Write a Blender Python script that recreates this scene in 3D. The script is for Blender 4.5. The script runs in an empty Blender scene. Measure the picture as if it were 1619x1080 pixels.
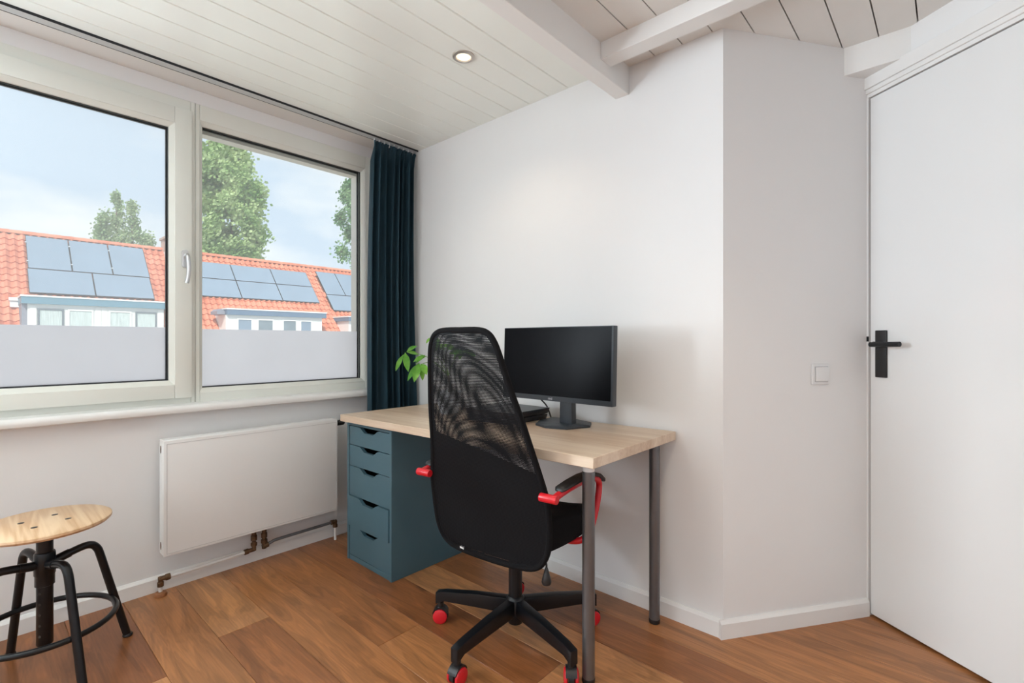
import bpy, bmesh, math, random
from mathutils import Vector, Matrix

S = bpy.context.scene
COL = S.collection
PI = math.pi
R = math.radians
rnd = random.Random(7)

# ------------------------------------------------------------------ camera
cam_d = bpy.data.cameras.new('camera')
cam = bpy.data.objects.new('camera', cam_d)
COL.objects.link(cam)
cam.location = (0, 0, 1.106)
cam.rotation_euler = (R(90), 0, R(41.9))
cam_d.sensor_width = 36.0
cam_d.lens = 36.0 * 775.0 / 1619.0
cam_d.clip_start = 0.02
cam_d.clip_end = 400
S.camera = cam
# ------------------------------------------------------------------ exposure
S.view_settings.view_transform = 'Standard'
S.view_settings.look = 'None'
S.view_settings.gamma = 1.0
S.view_settings.use_curve_mapping = False
S.view_settings.exposure = 0.3
# ------------------------------------------------------------------ world (hazy blue sky with soft clouds)
world = bpy.data.worlds.new('sky')
S.world = world
world.use_nodes = True
wn = world.node_tree.nodes
wl = world.node_tree.links
wn.clear()
w_out = wn.new('ShaderNodeOutputWorld')
w_bg = wn.new('ShaderNodeBackground')
w_tc = wn.new('ShaderNodeTexCoord')
w_map = wn.new('ShaderNodeMapping')
w_map.inputs['Scale'].default_value = (1.0, 1.0, 2.6)
w_map.inputs['Location'].default_value = (0.35, 0.2, 0.1)
w_noise = wn.new('ShaderNodeTexNoise')
w_noise.inputs['Scale'].default_value = 2.6
w_noise.inputs['Detail'].default_value = 7
w_noise.inputs['Roughness'].default_value = 0.55
w_ramp = wn.new('ShaderNodeValToRGB')
w_ramp.color_ramp.elements[0].position = 0.42
w_ramp.color_ramp.elements[0].color = (0.52, 0.62, 0.75, 1)
w_ramp.color_ramp.elements[1].position = 0.62
w_ramp.color_ramp.elements[1].color = (0.79, 0.81, 0.83, 1)
wl.new(w_tc.outputs['Generated'], w_map.inputs['Vector'])
wl.new(w_map.outputs['Vector'], w_noise.inputs['Vector'])
wl.new(w_noise.outputs['Fac'], w_ramp.inputs['Fac'])
wl.new(w_ramp.outputs['Color'], w_bg.inputs['Color'])
w_bg.inputs['Strength'].default_value = 1.20
wl.new(w_bg.outputs['Background'], w_out.inputs['Surface'])
# ------------------------------------------------------------------ sun (lights the houses across the gardens)
def add_light(name, kind, loc, energy, color, rot=(0, 0, 0), **kw):
    ld = bpy.data.lights.new(name, kind)
    ld.energy = energy
    ld.color = color
    for k, v in kw.items():
        setattr(ld, k, v)
    o = bpy.data.objects.new(name, ld)
    COL.objects.link(o)
    o.location = loc
    o.rotation_euler = rot
    return o

def look_rot(frm, to):
    return (Vector(to) - Vector(frm)).to_track_quat('-Z', 'Y').to_euler()

add_light('sun', 'SUN', (10, -10, 30), 3.3, (1.0, 0.95, 0.86), look_rot((14, -9, 15), (0, 0, 0)), angle=R(2.0))
# daylight through the big windows: sampling portals on the openings in view
for (y0, y1) in ((-0.30, 0.62), (0.75, 1.61)):
    po = add_light('window_portal', 'AREA', (-2.79, (y0 + y1) / 2, 1.51), 1.0, (1, 1, 1), look_rot((-1, 0, 0), (0, 0, 0)),
                   shape='RECTANGLE', size=1.26, size_y=(y1 - y0))
    po.data.cycles.is_portal = True
# added fill lamps out of frame to brighten the room, the first tilted up
add_light('window_daylight', 'AREA', (-2.79, -1.15, 1.50), 140, (0.82, 0.91, 1.0), look_rot((-1, 0, -0.45), (0, 0, 0)),
          shape='RECTANGLE', size=1.34, size_y=1.10)
add_light('rear_window_daylight', 'AREA', (0.25, -2.32, 1.45), 10, (0.82, 0.91, 1.0), look_rot((0, -1, 0), (0, 0, 0)),
          shape='RECTANGLE', size=2.2, size_y=1.4)

# ================================================================== materials
MATS = {}

def mat(name, color, rough=0.5, metal=0.0, var=0.0, scale=20.0, bump=0.0, spec=0.5, coat=0.0, emit=None, emit_s=0.0, stretch=None):
    if name in MATS:
        return MATS[name]
    m = bpy.data.materials.new(name)
    m.use_nodes = True
    nt = m.node_tree
    b = nt.nodes['Principled BSDF']
    b.inputs['Base Color'].default_value = (*color, 1)
    b.inputs['Roughness'].default_value = rough
    b.inputs['Metallic'].default_value = metal
    b.inputs['Specular IOR Level'].default_value = spec
    b.inputs['Coat Weight'].default_value = coat
    b.inputs['Coat Roughness'].default_value = 0.12
    if emit:
        b.inputs['Emission Color'].default_value = (*emit, 1)
        b.inputs['Emission Strength'].default_value = emit_s
    tc = nt.nodes.new('ShaderNodeTexCoord')
    mp = nt.nodes.new('ShaderNodeMapping')
    mp.inputs['Scale'].default_value = stretch or (1, 1, 1)
    nz = nt.nodes.new('ShaderNodeTexNoise')
    nz.inputs['Scale'].default_value = scale
    nz.inputs['Detail'].default_value = 4
    nt.links.new(tc.outputs['Object'], mp.inputs['Vector'])
    nt.links.new(mp.outputs['Vector'], nz.inputs['Vector'])
    if var > 0:
        rp = nt.nodes.new('ShaderNodeValToRGB')
        rp.color_ramp.elements[0].position = 0.3
        rp.color_ramp.elements[1].position = 0.7
        rp.color_ramp.elements[0].color = (*[c * (1 - var) for c in color], 1)
        rp.color_ramp.elements[1].color = (*[min(1, c * (1 + var)) for c in color], 1)
        nt.links.new(nz.outputs['Fac'], rp.inputs['Fac'])
        nt.links.new(rp.outputs['Color'], b.inputs['Base Color'])
    if bump > 0:
        bp = nt.nodes.new('ShaderNodeBump')
        bp.inputs['Strength'].default_value = bump
        bp.inputs['Distance'].default_value = 0.002
        nt.links.new(nz.outputs['Fac'], bp.inputs['Height'])
        nt.links.new(bp.outputs['Normal'], b.inputs['Normal'])
    MATS[name] = m
    return m

def floor_wood():
    m = bpy.data.materials.new('floor_oak')
    m.use_nodes = True
    nt = m.node_tree
    N = nt.nodes.new
    Lk = nt.links.new
    b = nt.nodes['Principled BSDF']
    geo = N('ShaderNodeNewGeometry')
    oi = N('ShaderNodeObjectInfo')
    off = N('ShaderNodeVectorMath'); off.operation = 'SCALE'
    comb = N('ShaderNodeCombineXYZ')
    Lk(oi.outputs['Random'], comb.inputs[0]); Lk(oi.outputs['Random'], comb.inputs[2])
    Lk(comb.outputs[0], off.inputs[0]); off.inputs['Scale'].default_value = 37.0
    add = N('ShaderNodeVectorMath'); add.operation = 'ADD'
    Lk(geo.outputs['Position'], add.inputs[0]); Lk(off.outputs[0], add.inputs[1])
    # broad figure
    mp = N('ShaderNodeMapping'); mp.inputs['Scale'].default_value = (1.3, 9.0, 1)
    Lk(add.outputs[0], mp.inputs['Vector'])
    n1 = N('ShaderNodeTexNoise'); n1.inputs['Scale'].default_value = 1.6; n1.inputs['Detail'].default_value = 3
    n1.inputs['Distortion'].default_value = 1.2
    Lk(mp.outputs[0], n1.inputs['Vector'])
    # ring lines from the figure
    mul = N('ShaderNodeMath'); mul.operation = 'MULTIPLY'; mul.inputs[1].default_value = 46.0
    Lk(n1.outputs['Fac'], mul.inputs[0])
    sn = N('ShaderNodeMath'); sn.operation = 'SINE'
    Lk(mul.outputs[0], sn.inputs[0])
    # fine fibre
    mp2 = N('ShaderNodeMapping'); mp2.inputs['Scale'].default_value = (6.0, 160.0, 1)
    Lk(add.outputs[0], mp2.inputs['Vector'])
    n2 = N('ShaderNodeTexNoise'); n2.inputs['Scale'].default_value = 1.0; n2.inputs['Detail'].default_value = 4
    Lk(mp2.outputs[0], n2.inputs['Vector'])
    # plank tone
    tone = N('ShaderNodeValToRGB')
    tone.color_ramp.elements[0].color = (0.27, 0.098, 0.034, 1)
    tone.color_ramp.elements[1].color = (0.50, 0.235, 0.095, 1)
    e = tone.color_ramp.elements.new(0.5); e.color = (0.38, 0.155, 0.054, 1)
    Lk(oi.outputs['Random'], tone.inputs['Fac'])
    fr = N('ShaderNodeMapRange'); fr.inputs['From Min'].default_value = 0.3; fr.inputs['From Max'].default_value = 0.72
    fr.inputs['To Min'].default_value = 0.70; fr.inputs['To Max'].default_value = 1.28
    Lk(n1.outputs['Fac'], fr.inputs['Value'])
    r2 = N('ShaderNodeMapRange'); r2.inputs['From Min'].default_value = -1; r2.inputs['From Max'].default_value = 1
    r2.inputs['To Min'].default_value = 0.91; r2.inputs['To Max'].default_value = 1.07
    Lk(sn.outputs[0], r2.inputs['Value'])
    r3 = N('ShaderNodeMapRange'); r3.inputs['From Min'].default_value = 0.3; r3.inputs['From Max'].default_value = 0.7
    r3.inputs['To Min'].default_value = 0.86; r3.inputs['To Max'].default_value = 1.12
    Lk(n2.outputs['Fac'], r3.inputs['Value'])
    # knots
    mp3 = N('ShaderNodeMapping'); mp3.inputs['Scale'].default_value = (1.5, 3.4, 1)
    Lk(add.outputs[0], mp3.inputs['Vector'])
    vor = N('ShaderNodeTexVoronoi'); vor.inputs['Scale'].default_value = 1.0
    Lk(mp3.outputs[0], vor.inputs['Vector'])
    nk = N('ShaderNodeTexNoise'); nk.inputs['Scale'].default_value = 22.0; nk.inputs['Detail'].default_value = 2
    Lk(add.outputs[0], nk.inputs['Vector'])
    ka = N('ShaderNodeMath'); ka.operation = 'MULTIPLY_ADD'; ka.inputs[1].default_value = 0.09
    Lk(nk.outputs['Fac'], ka.inputs[0]); Lk(vor.outputs['Distance'], ka.inputs[2])
    rk = N('ShaderNodeMapRange'); rk.inputs['From Min'].default_value = 0.085; rk.inputs['From Max'].default_value = 0.14
    rk.inputs['To Min'].default_value = 0.45; rk.inputs['To Max'].default_value = 1.0
    Lk(ka.outputs[0], rk.inputs['Value'])
    m1 = N('ShaderNodeMath'); m1.operation = 'MULTIPLY'; Lk(fr.outputs[0], m1.inputs[0]); Lk(r2.outputs[0], m1.inputs[1])
    m2 = N('ShaderNodeMath'); m2.operation = 'MULTIPLY'; Lk(m1.outputs[0], m2.inputs[0]); Lk(r3.outputs[0], m2.inputs[1])
    m3 = N('ShaderNodeMath'); m3.operation = 'MULTIPLY'; Lk(m2.outputs[0], m3.inputs[0]); Lk(rk.outputs[0], m3.inputs[1])
    sc = N('ShaderNodeVectorMath'); sc.operation = 'SCALE'
    Lk(tone.outputs['Color'], sc.inputs[0]); Lk(m3.outputs[0], sc.inputs['Scale'])
    Lk(sc.outputs[0], b.inputs['Base Color'])
    b.inputs['Roughness'].default_value = 0.30
    b.inputs['Specular IOR Level'].default_value = 0.5
    bp = N('ShaderNodeBump'); bp.inputs['Strength'].default_value = 0.12; bp.inputs['Distance'].default_value = 0.001
    Lk(n2.outputs['Fac'], bp.inputs['Height']); Lk(bp.outputs['Normal'], b.inputs['Normal'])
    return m

def stave_wood(name, c0, c1, stave=11.0, grain=90.0, rough=0.42, rings=0.0):
    """light oak with lengthwise staves along local x"""
    m = bpy.data.materials.new(name)
    m.use_nodes = True
    nt = m.node_tree
    N = nt.nodes.new
    Lk = nt.links.new
    b = nt.nodes['Principled BSDF']
    tc = N('ShaderNodeTexCoord')
    mp = N('ShaderNodeMapping'); mp.inputs['Scale'].default_value = (0.55, stave, 2.0)
    Lk(tc.outputs['Object'], mp.inputs['Vector'])
    n1 = N('ShaderNodeTexNoise'); n1.inputs['Scale'].default_value = 1.0; n1.inputs['Detail'].default_value = 2
    n1.inputs['Distortion'].default_value = rings
    Lk(mp.outputs[0], n1.inputs['Vector'])
    mp2 = N('ShaderNodeMapping'); mp2.inputs['Scale'].default_value = (4.0, grain, grain)
    Lk(tc.outputs['Object'], mp2.inputs['Vector'])
    n2 = N('ShaderNodeTexNoise'); n2.inputs['Scale'].default_value = 1.0; n2.inputs['Detail'].default_value = 4
    Lk(mp2.outputs[0], n2.inputs['Vector'])
    mx = N('ShaderNodeMath'); mx.operation = 'MULTIPLY_ADD'; mx.inputs[1].default_value = 0.45
    Lk(n2.outputs['Fac'], mx.inputs[0])
    sb = N('ShaderNodeMath'); sb.operation = 'MULTIPLY_ADD'; sb.inputs[1].default_value = 1.0; sb.inputs[2].default_value = -0.22
    Lk(n1.outputs['Fac'], sb.inputs[0]); Lk(sb.outputs[0], mx.inputs[2])
    if rings > 0:
        ml = N('ShaderNodeMath'); ml.operation = 'MULTIPLY'; ml.inputs[1].default_value = 60.0
        Lk(n1.outputs['Fac'], ml.inputs[0])
        sn = N('ShaderNodeMath'); sn.operation = 'SINE'; Lk(ml.outputs[0], sn.inputs[0])
        ad = N('ShaderNodeMath'); ad.operation = 'MULTIPLY_ADD'; ad.inputs[1].default_value = 0.12
        Lk(sn.outputs[0], ad.inputs[0]); Lk(mx.outputs[0], ad.inputs[2])
        src = ad
    else:
        src = mx
    rp = N('ShaderNodeValToRGB')
    rp.color_ramp.elements[0].position = 0.33; rp.color_ramp.elements[0].color = (*c0, 1)
    rp.color_ramp.elements[1].position = 0.68; rp.color_ramp.elements[1].color = (*c1, 1)
    Lk(src.outputs[0], rp.inputs['Fac'])
    Lk(rp.outputs['Color'], b.inputs['Base Color'])
    b.inputs['Roughness'].default_value = rough
    return m

def mesh_fabric(name, period, ang, hole):
    """black sports mesh: woven strands with open holes (local x/z plane)"""
    m = bpy.data.materials.new(name)
    m.use_nodes = True
    nt = m.node_tree
    N = nt.nodes.new
    Lk = nt.links.new
    b = nt.nodes['Principled BSDF']
    b.inputs['Base Color'].default_value = (0.006, 0.007, 0.009, 1)
    b.inputs['Roughness'].default_value = 0.6
    b.inputs['Specular IOR Level'].default_value = 0.2
    tc = N('ShaderNodeTexCoord')
    mp = N('ShaderNodeMapping'); mp.vector_type = 'POINT'
    mp.inputs['Rotation'].default_value = (0, ang, 0)
    k = 2 * PI / period
    mp.inputs['Scale'].default_value = (k, k, k)
    Lk(tc.outputs['Object'], mp.inputs['Vector'])
    sp = N('ShaderNodeSeparateXYZ'); Lk(mp.outputs[0], sp.inputs[0])
    s1 = N('ShaderNodeMath'); s1.operation = 'SINE'; Lk(sp.outputs[0], s1.inputs[0])
    s2 = N('ShaderNodeMath'); s2.operation = 'SINE'; Lk(sp.outputs[2], s2.inputs[0])
    ad = N('ShaderNodeMath'); ad.operation = 'ADD'; Lk(s1.outputs[0], ad.inputs[0]); Lk(s2.outputs[0], ad.inputs[1])
    gt = N('ShaderNodeMath'); gt.operation = 'GREATER_THAN'; gt.inputs[1].default_value = hole
    Lk(ad.outputs[0], gt.inputs[0])
    tr = N('ShaderNodeBsdfTransparent')
    mix = N('ShaderNodeMixShader')
    Lk(gt.outputs[0], mix.inputs[0]); Lk(b.outputs[0], mix.inputs[1]); Lk(tr.outputs[0], mix.inputs[2])
    Lk(mix.outputs[0], nt.nodes['Material Output'].inputs['Surface'])
    return m

def glass_pane(name, veil):
    """clear pane with a thin film of dust that scatters a little daylight"""
    m = bpy.data.materials.new(name)
    m.use_nodes = True
    nt = m.node_tree
    N = nt.nodes.new
    Lk = nt.links.new
    nt.nodes.remove(nt.nodes['Principled BSDF'])
    tr = N('ShaderNodeBsdfTransparent'); tr.inputs['Color'].default_value = (0.98, 0.99, 0.985, 1)
    gl = N('ShaderNodeBsdfGlossy'); gl.inputs['Roughness'].default_value = 0.02
    tl = N('ShaderNodeBsdfTranslucent'); tl.inputs['Color'].default_value = (0.95, 0.97, 1.0, 1)
    dm = N('ShaderNodeMixShader'); dm.inputs[0].default_value = veil  # share of translucent haze that pales the view outside
    Lk(tr.outputs[0], dm.inputs[1]); Lk(tl.outputs[0], dm.inputs[2])
    fr = N('ShaderNodeFresnel'); fr.inputs['IOR'].default_value = 1.15
    mx = N('ShaderNodeMixShader')
    Lk(fr.outputs[0], mx.inputs[0]); Lk(dm.outputs[0], mx.inputs[1]); Lk(gl.outputs[0], mx.inputs[2])
    Lk(mx.outputs[0], nt.nodes['Material Output'].inputs['Surface'])
    return m

def frosted():
    m = bpy.data.materials.new('frosted_film')
    m.use_nodes = True
    nt = m.node_tree
    N = nt.nodes.new
    Lk = nt.links.new
    nt.nodes.remove(nt.nodes['Principled BSDF'])
    tl = N('ShaderNodeBsdfTranslucent'); tl.inputs['Color'].default_value = (0.985, 0.975, 1.0, 1)
    df = N('ShaderNodeBsdfDiffuse'); df.inputs['Color'].default_value = (0.90, 0.89, 0.95, 1)
    tc = N('ShaderNodeTexCoord')
    nz = N('ShaderNodeTexNoise'); nz.inputs['Scale'].default_value = 9; nz.inputs['Detail'].default_value = 5
    Lk(tc.outputs['Object'], nz.inputs['Vector'])
    mr = N('ShaderNodeMapRange'); mr.inputs['To Min'].default_value = 0.08; mr.inputs['To Max'].default_value = 0.18
    Lk(nz.outputs['Fac'], mr.inputs['Value'])
    mx = N('ShaderNodeMixShader')
    Lk(mr.outputs[0], mx.inputs[0]); Lk(tl.outputs[0], mx.inputs[1]); Lk(df.outputs[0], mx.inputs[2])
    Lk(mx.outputs[0], nt.nodes['Material Output'].inputs['Surface'])
    return m

def leaf_mat(name, c0, c1, scale=3.0, trans=0.35):
    m = bpy.data.materials.new(name)
    m.use_nodes = True
    nt = m.node_tree
    N = nt.nodes.new
    Lk = nt.links.new
    b = nt.nodes['Principled BSDF']
    b.inputs['Roughness'].default_value = 0.5
    tc = N('ShaderNodeTexCoord')
    nz = N('ShaderNodeTexNoise'); nz.inputs['Scale'].default_value = scale; nz.inputs['Detail'].default_value = 3
    Lk(tc.outputs['Object'], nz.inputs['Vector'])
    rp = N('ShaderNodeValToRGB')
    rp.color_ramp.elements[0].position = 0.35; rp.color_ramp.elements[0].color = (*c0, 1)
    rp.color_ramp.elements[1].position = 0.65; rp.color_ramp.elements[1].color = (*c1, 1)
    Lk(nz.outputs['Fac'], rp.inputs['Fac']); Lk(rp.outputs['Color'], b.inputs['Base Color'])
    tl = N('ShaderNodeBsdfTranslucent'); Lk(rp.outputs['Color'], tl.inputs['Color'])
    mx = N('ShaderNodeMixShader'); mx.inputs[0].default_value = trans
    Lk(b.outputs[0], mx.inputs[1]); Lk(tl.outputs[0], mx.inputs[2])
    Lk(mx.outputs[0], nt.nodes['Material Output'].inputs['Surface'])
    return m

def tile_mat():
    m = bpy.data.materials.new('clay_tile')
    m.use_nodes = True
    nt = m.node_tree
    N = nt.nodes.new
    Lk = nt.links.new
    b = nt.nodes['Principled BSDF']
    oi = N('ShaderNodeObjectInfo')
    geo = N('ShaderNodeNewGeometry')
    nz = N('ShaderNodeTexNoise'); nz.inputs['Scale'].default_value = 1.7; nz.inputs['Detail'].default_value = 4
    Lk(geo.outputs['Position'], nz.inputs['Vector'])
    ad = N('ShaderNodeMath'); ad.operation = 'MULTIPLY_ADD'; ad.inputs[1].default_value = 0.35
    Lk(oi.outputs['Random'], ad.inputs[0]); Lk(nz.outputs['Fac'], ad.inputs[2])
    rp = N('ShaderNodeValToRGB')
    rp.color_ramp.elements[0].position = 0.4; rp.color_ramp.elements[0].color = (0.56, 0.165, 0.088, 1)
    rp.color_ramp.elements[1].position = 0.85; rp.color_ramp.elements[1].color = (0.72, 0.28, 0.175, 1)
    Lk(ad.outputs[0], rp.inputs['Fac']); Lk(rp.outputs['Color'], b.inputs['Base Color'])
    b.inputs['Roughness'].default_value = 0.6
    return m

M_wall = mat('wall_paint', (0.83, 0.825, 0.82), 0.7, var=0.008, scale=3, bump=0.04)
M_lowwall = M_wall
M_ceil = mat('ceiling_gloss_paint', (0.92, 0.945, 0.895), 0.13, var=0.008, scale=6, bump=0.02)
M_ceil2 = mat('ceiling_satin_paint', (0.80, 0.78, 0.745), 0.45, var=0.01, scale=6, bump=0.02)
M_beam = mat('beam_paint', (0.82, 0.81, 0.79), 0.4, var=0.01, scale=6, bump=0.03)
M_trim = mat('trim_paint', (0.84, 0.83, 0.815), 0.35, var=0.01, scale=9, bump=0.02)
M_door = mat('door_gloss_paint', (0.82, 0.82, 0.815), 0.16, var=0.006, scale=2.5, bump=0.015)
M_gap = mat('dark_gap', (0.05, 0.045, 0.04), 0.9, var=0.1)
M_seal = mat('rubber_seal', (0.02, 0.022, 0.025), 0.6, var=0.1)
M_pvc = mat('window_frame_cream', (0.80, 0.81, 0.75), 0.32, var=0.008, scale=8)
M_sill = mat('sill_paint', (0.85, 0.84, 0.82), 0.3, var=0.01, scale=8)
M_outer = mat('outer_reveal_board', (0.80, 0.74, 0.68), 0.6, var=0.03, scale=8)
M_alu = mat('brushed_aluminium', (0.70, 0.71, 0.72), 0.3, 0.9, var=0.03, scale=40)
M_rail = mat('rail_grey', (0.62, 0.63, 0.63), 0.4, 0.3, var=0.02)
M_floor = floor_wood()
M_sub = mat('subfloor', (0.08, 0.04, 0.02), 0.9, var=0.2)
M_desk = stave_wood('desk_oak', (0.56, 0.40, 0.275), (0.78, 0.64, 0.50), 10.0, 70.0, 0.4)
M_stoolwood = stave_wood('stool_ash', (0.62, 0.38, 0.20), (0.80, 0.58, 0.37), 7.0, 120.0, 0.38, rings=1.0)
M_teal = mat('cabinet_teal', (0.064, 0.135, 0.172), 0.42, var=0.03, scale=5)
M_legmetal = mat('desk_leg_steel', (0.17, 0.172, 0.18), 0.32, 0.7, var=0.05, scale=30)
M_white_pl = mat('white_plastic', (0.80, 0.80, 0.80), 0.4, var=0.01)
M_blackmetal = mat('black_powder_coat', (0.006, 0.007, 0.009), 0.30, 0.0, var=0.1, scale=60, spec=0.38)
M_blackpl = mat('black_plastic', (0.012, 0.012, 0.013), 0.42, var=0.1, scale=60)
M_blackfab = mat('black_fabric', (0.005, 0.005, 0.006), 0.9, var=0.25, scale=300, bump=0.25, spec=0.2)
M_red = mat('red_plastic', (0.62, 0.012, 0.022), 0.32, var=0.04, scale=10)
M_screen = mat('screen_glass', (0.003, 0.003, 0.004), 0.30, var=0.1, spec=0.06)
M_monpl = mat('monitor_plastic', (0.028, 0.036, 0.046), 0.42, var=0.05, scale=40)
M_console = mat('console_plastic', (0.022, 0.028, 0.038), 0.38, var=0.05, scale=40)
M_curtain = mat('curtain_velvet', (0.012, 0.042, 0.062), 0.75, var=0.12, scale=60, bump=0.15, stretch=(1, 1, 0.2))
M_rad = mat('radiator_enamel', (0.82, 0.81, 0.795), 0.35, var=0.006, scale=5)
M_brass = mat('old_brass', (0.17, 0.105, 0.06), 0.45, 0.85, var=0.25, scale=60)
M_pipe = mat('pipe_white', (0.78, 0.77, 0.75), 0.35, var=0.05, scale=20)
M_pipegrey = mat('pipe_grey', (0.20, 0.21, 0.23), 0.35, 0.5, var=0.1, scale=20)
M_wooddark = mat('rosette_wood', (0.30, 0.12, 0.045), 0.45, var=0.2, scale=60)
M_ringmetal = mat('downlight_ring', (0.55, 0.50, 0.46), 0.3, 0.8, var=0.05)
M_lamp = mat('lamp_glow', (1, 0.9, 0.75), 0.5, var=0.01, emit=(1.0, 0.82, 0.58), emit_s=1.0)
M_glass = glass_pane('window_glass', 0.0)
M_glass_l = glass_pane('window_glass_dusty', 0.17)
M_glass_r = glass_pane('window_glass_clean', 0.12)
M_frost = frosted()
M_pot = mat('pot_ceramic', (0.62, 0.68, 0.74), 0.35, var=0.04)
M_soil = mat('potting_soil', (0.03, 0.02, 0.014), 0.95, var=0.4, scale=80)
M_plant = leaf_mat('plant_leaf', (0.10, 0.36, 0.03), (0.30, 0.62, 0.09), 14.0, 0.35)
M_stem = mat('plant_stem', (0.20, 0.36, 0.08), 0.6, var=0.15)
M_tile = tile_mat()
M_under = mat('roof_underlay', (0.26, 0.085, 0.05), 0.8, var=0.15, scale=3)
M_pv = mat('solar_glass', (0.22, 0.29, 0.38), 0.30, var=0.05, scale=1.5, spec=0.7)
M_pvedge = mat('solar_frame', (0.05, 0.055, 0.065), 0.4, 0.4, var=0.1)
M_clamp = mat('solar_clamp', (0.75, 0.76, 0.78), 0.3, 0.6, var=0.05)
M_fascia = mat('fascia_teal_blue', (0.13, 0.27, 0.36), 0.5, var=0.05, scale=4)
M_fascia2 = mat('fascia_slate_blue', (0.12, 0.19, 0.29), 0.5, var=0.05, scale=4)
M_dwhite = mat('dormer_white', (0.83, 0.83, 0.82), 0.5, var=0.02, scale=3)
M_dcap = mat('dormer_edge_white', (0.86, 0.87, 0.88), 0.4, var=0.02, scale=3)
M_dgrey = mat('dormer_window_grey', (0.16, 0.19, 0.22), 0.4, var=0.05)
M_dglass = mat('dormer_glass', (0.20, 0.25, 0.29), 0.08, var=0.15, scale=3, spec=0.8)
M_net = mat('net_curtain', (0.55, 0.62, 0.62), 0.9, var=0.18, scale=9, stretch=(1, 6, 0.4))
M_lead = mat('lead_flashing', (0.26, 0.27, 0.33), 0.6, var=0.1)
M_brick = mat('house_brick', (0.62, 0.56, 0.50), 0.85, var=0.2, scale=6)
M_chim = mat('chimney_brick', (0.50, 0.36, 0.30), 0.85, var=0.2, scale=8)
M_bark = mat('bark', (0.20, 0.17, 0.13), 0.9, var=0.3, scale=6)
M_pop1 = leaf_mat('poplar_leaf_pale', (0.28, 0.42, 0.20), (0.60, 0.70, 0.45), 0.7)
M_pop2 = leaf_mat('poplar_leaf_fresh', (0.26, 0.44, 0.14), (0.64, 0.76, 0.42), 0.7)
M_pop3 = leaf_mat('poplar_leaf_dark', (0.14, 0.32, 0.14), (0.40, 0.58, 0.32), 0.7)
M_grass = mat('garden_lawn', (0.46, 0.47, 0.42), 0.9, var=0.2, scale=1.2)
M_text = mat('logo_print', (0.55, 0.56, 0.58), 0.5, var=0.02)
M_mesh_a = mesh_fabric('chair_mesh_rear', 0.0048, 0.0, 0.62)
M_mesh_b = mesh_fabric('chair_mesh_front', 0.00515, 0.045, 0.50)

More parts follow.
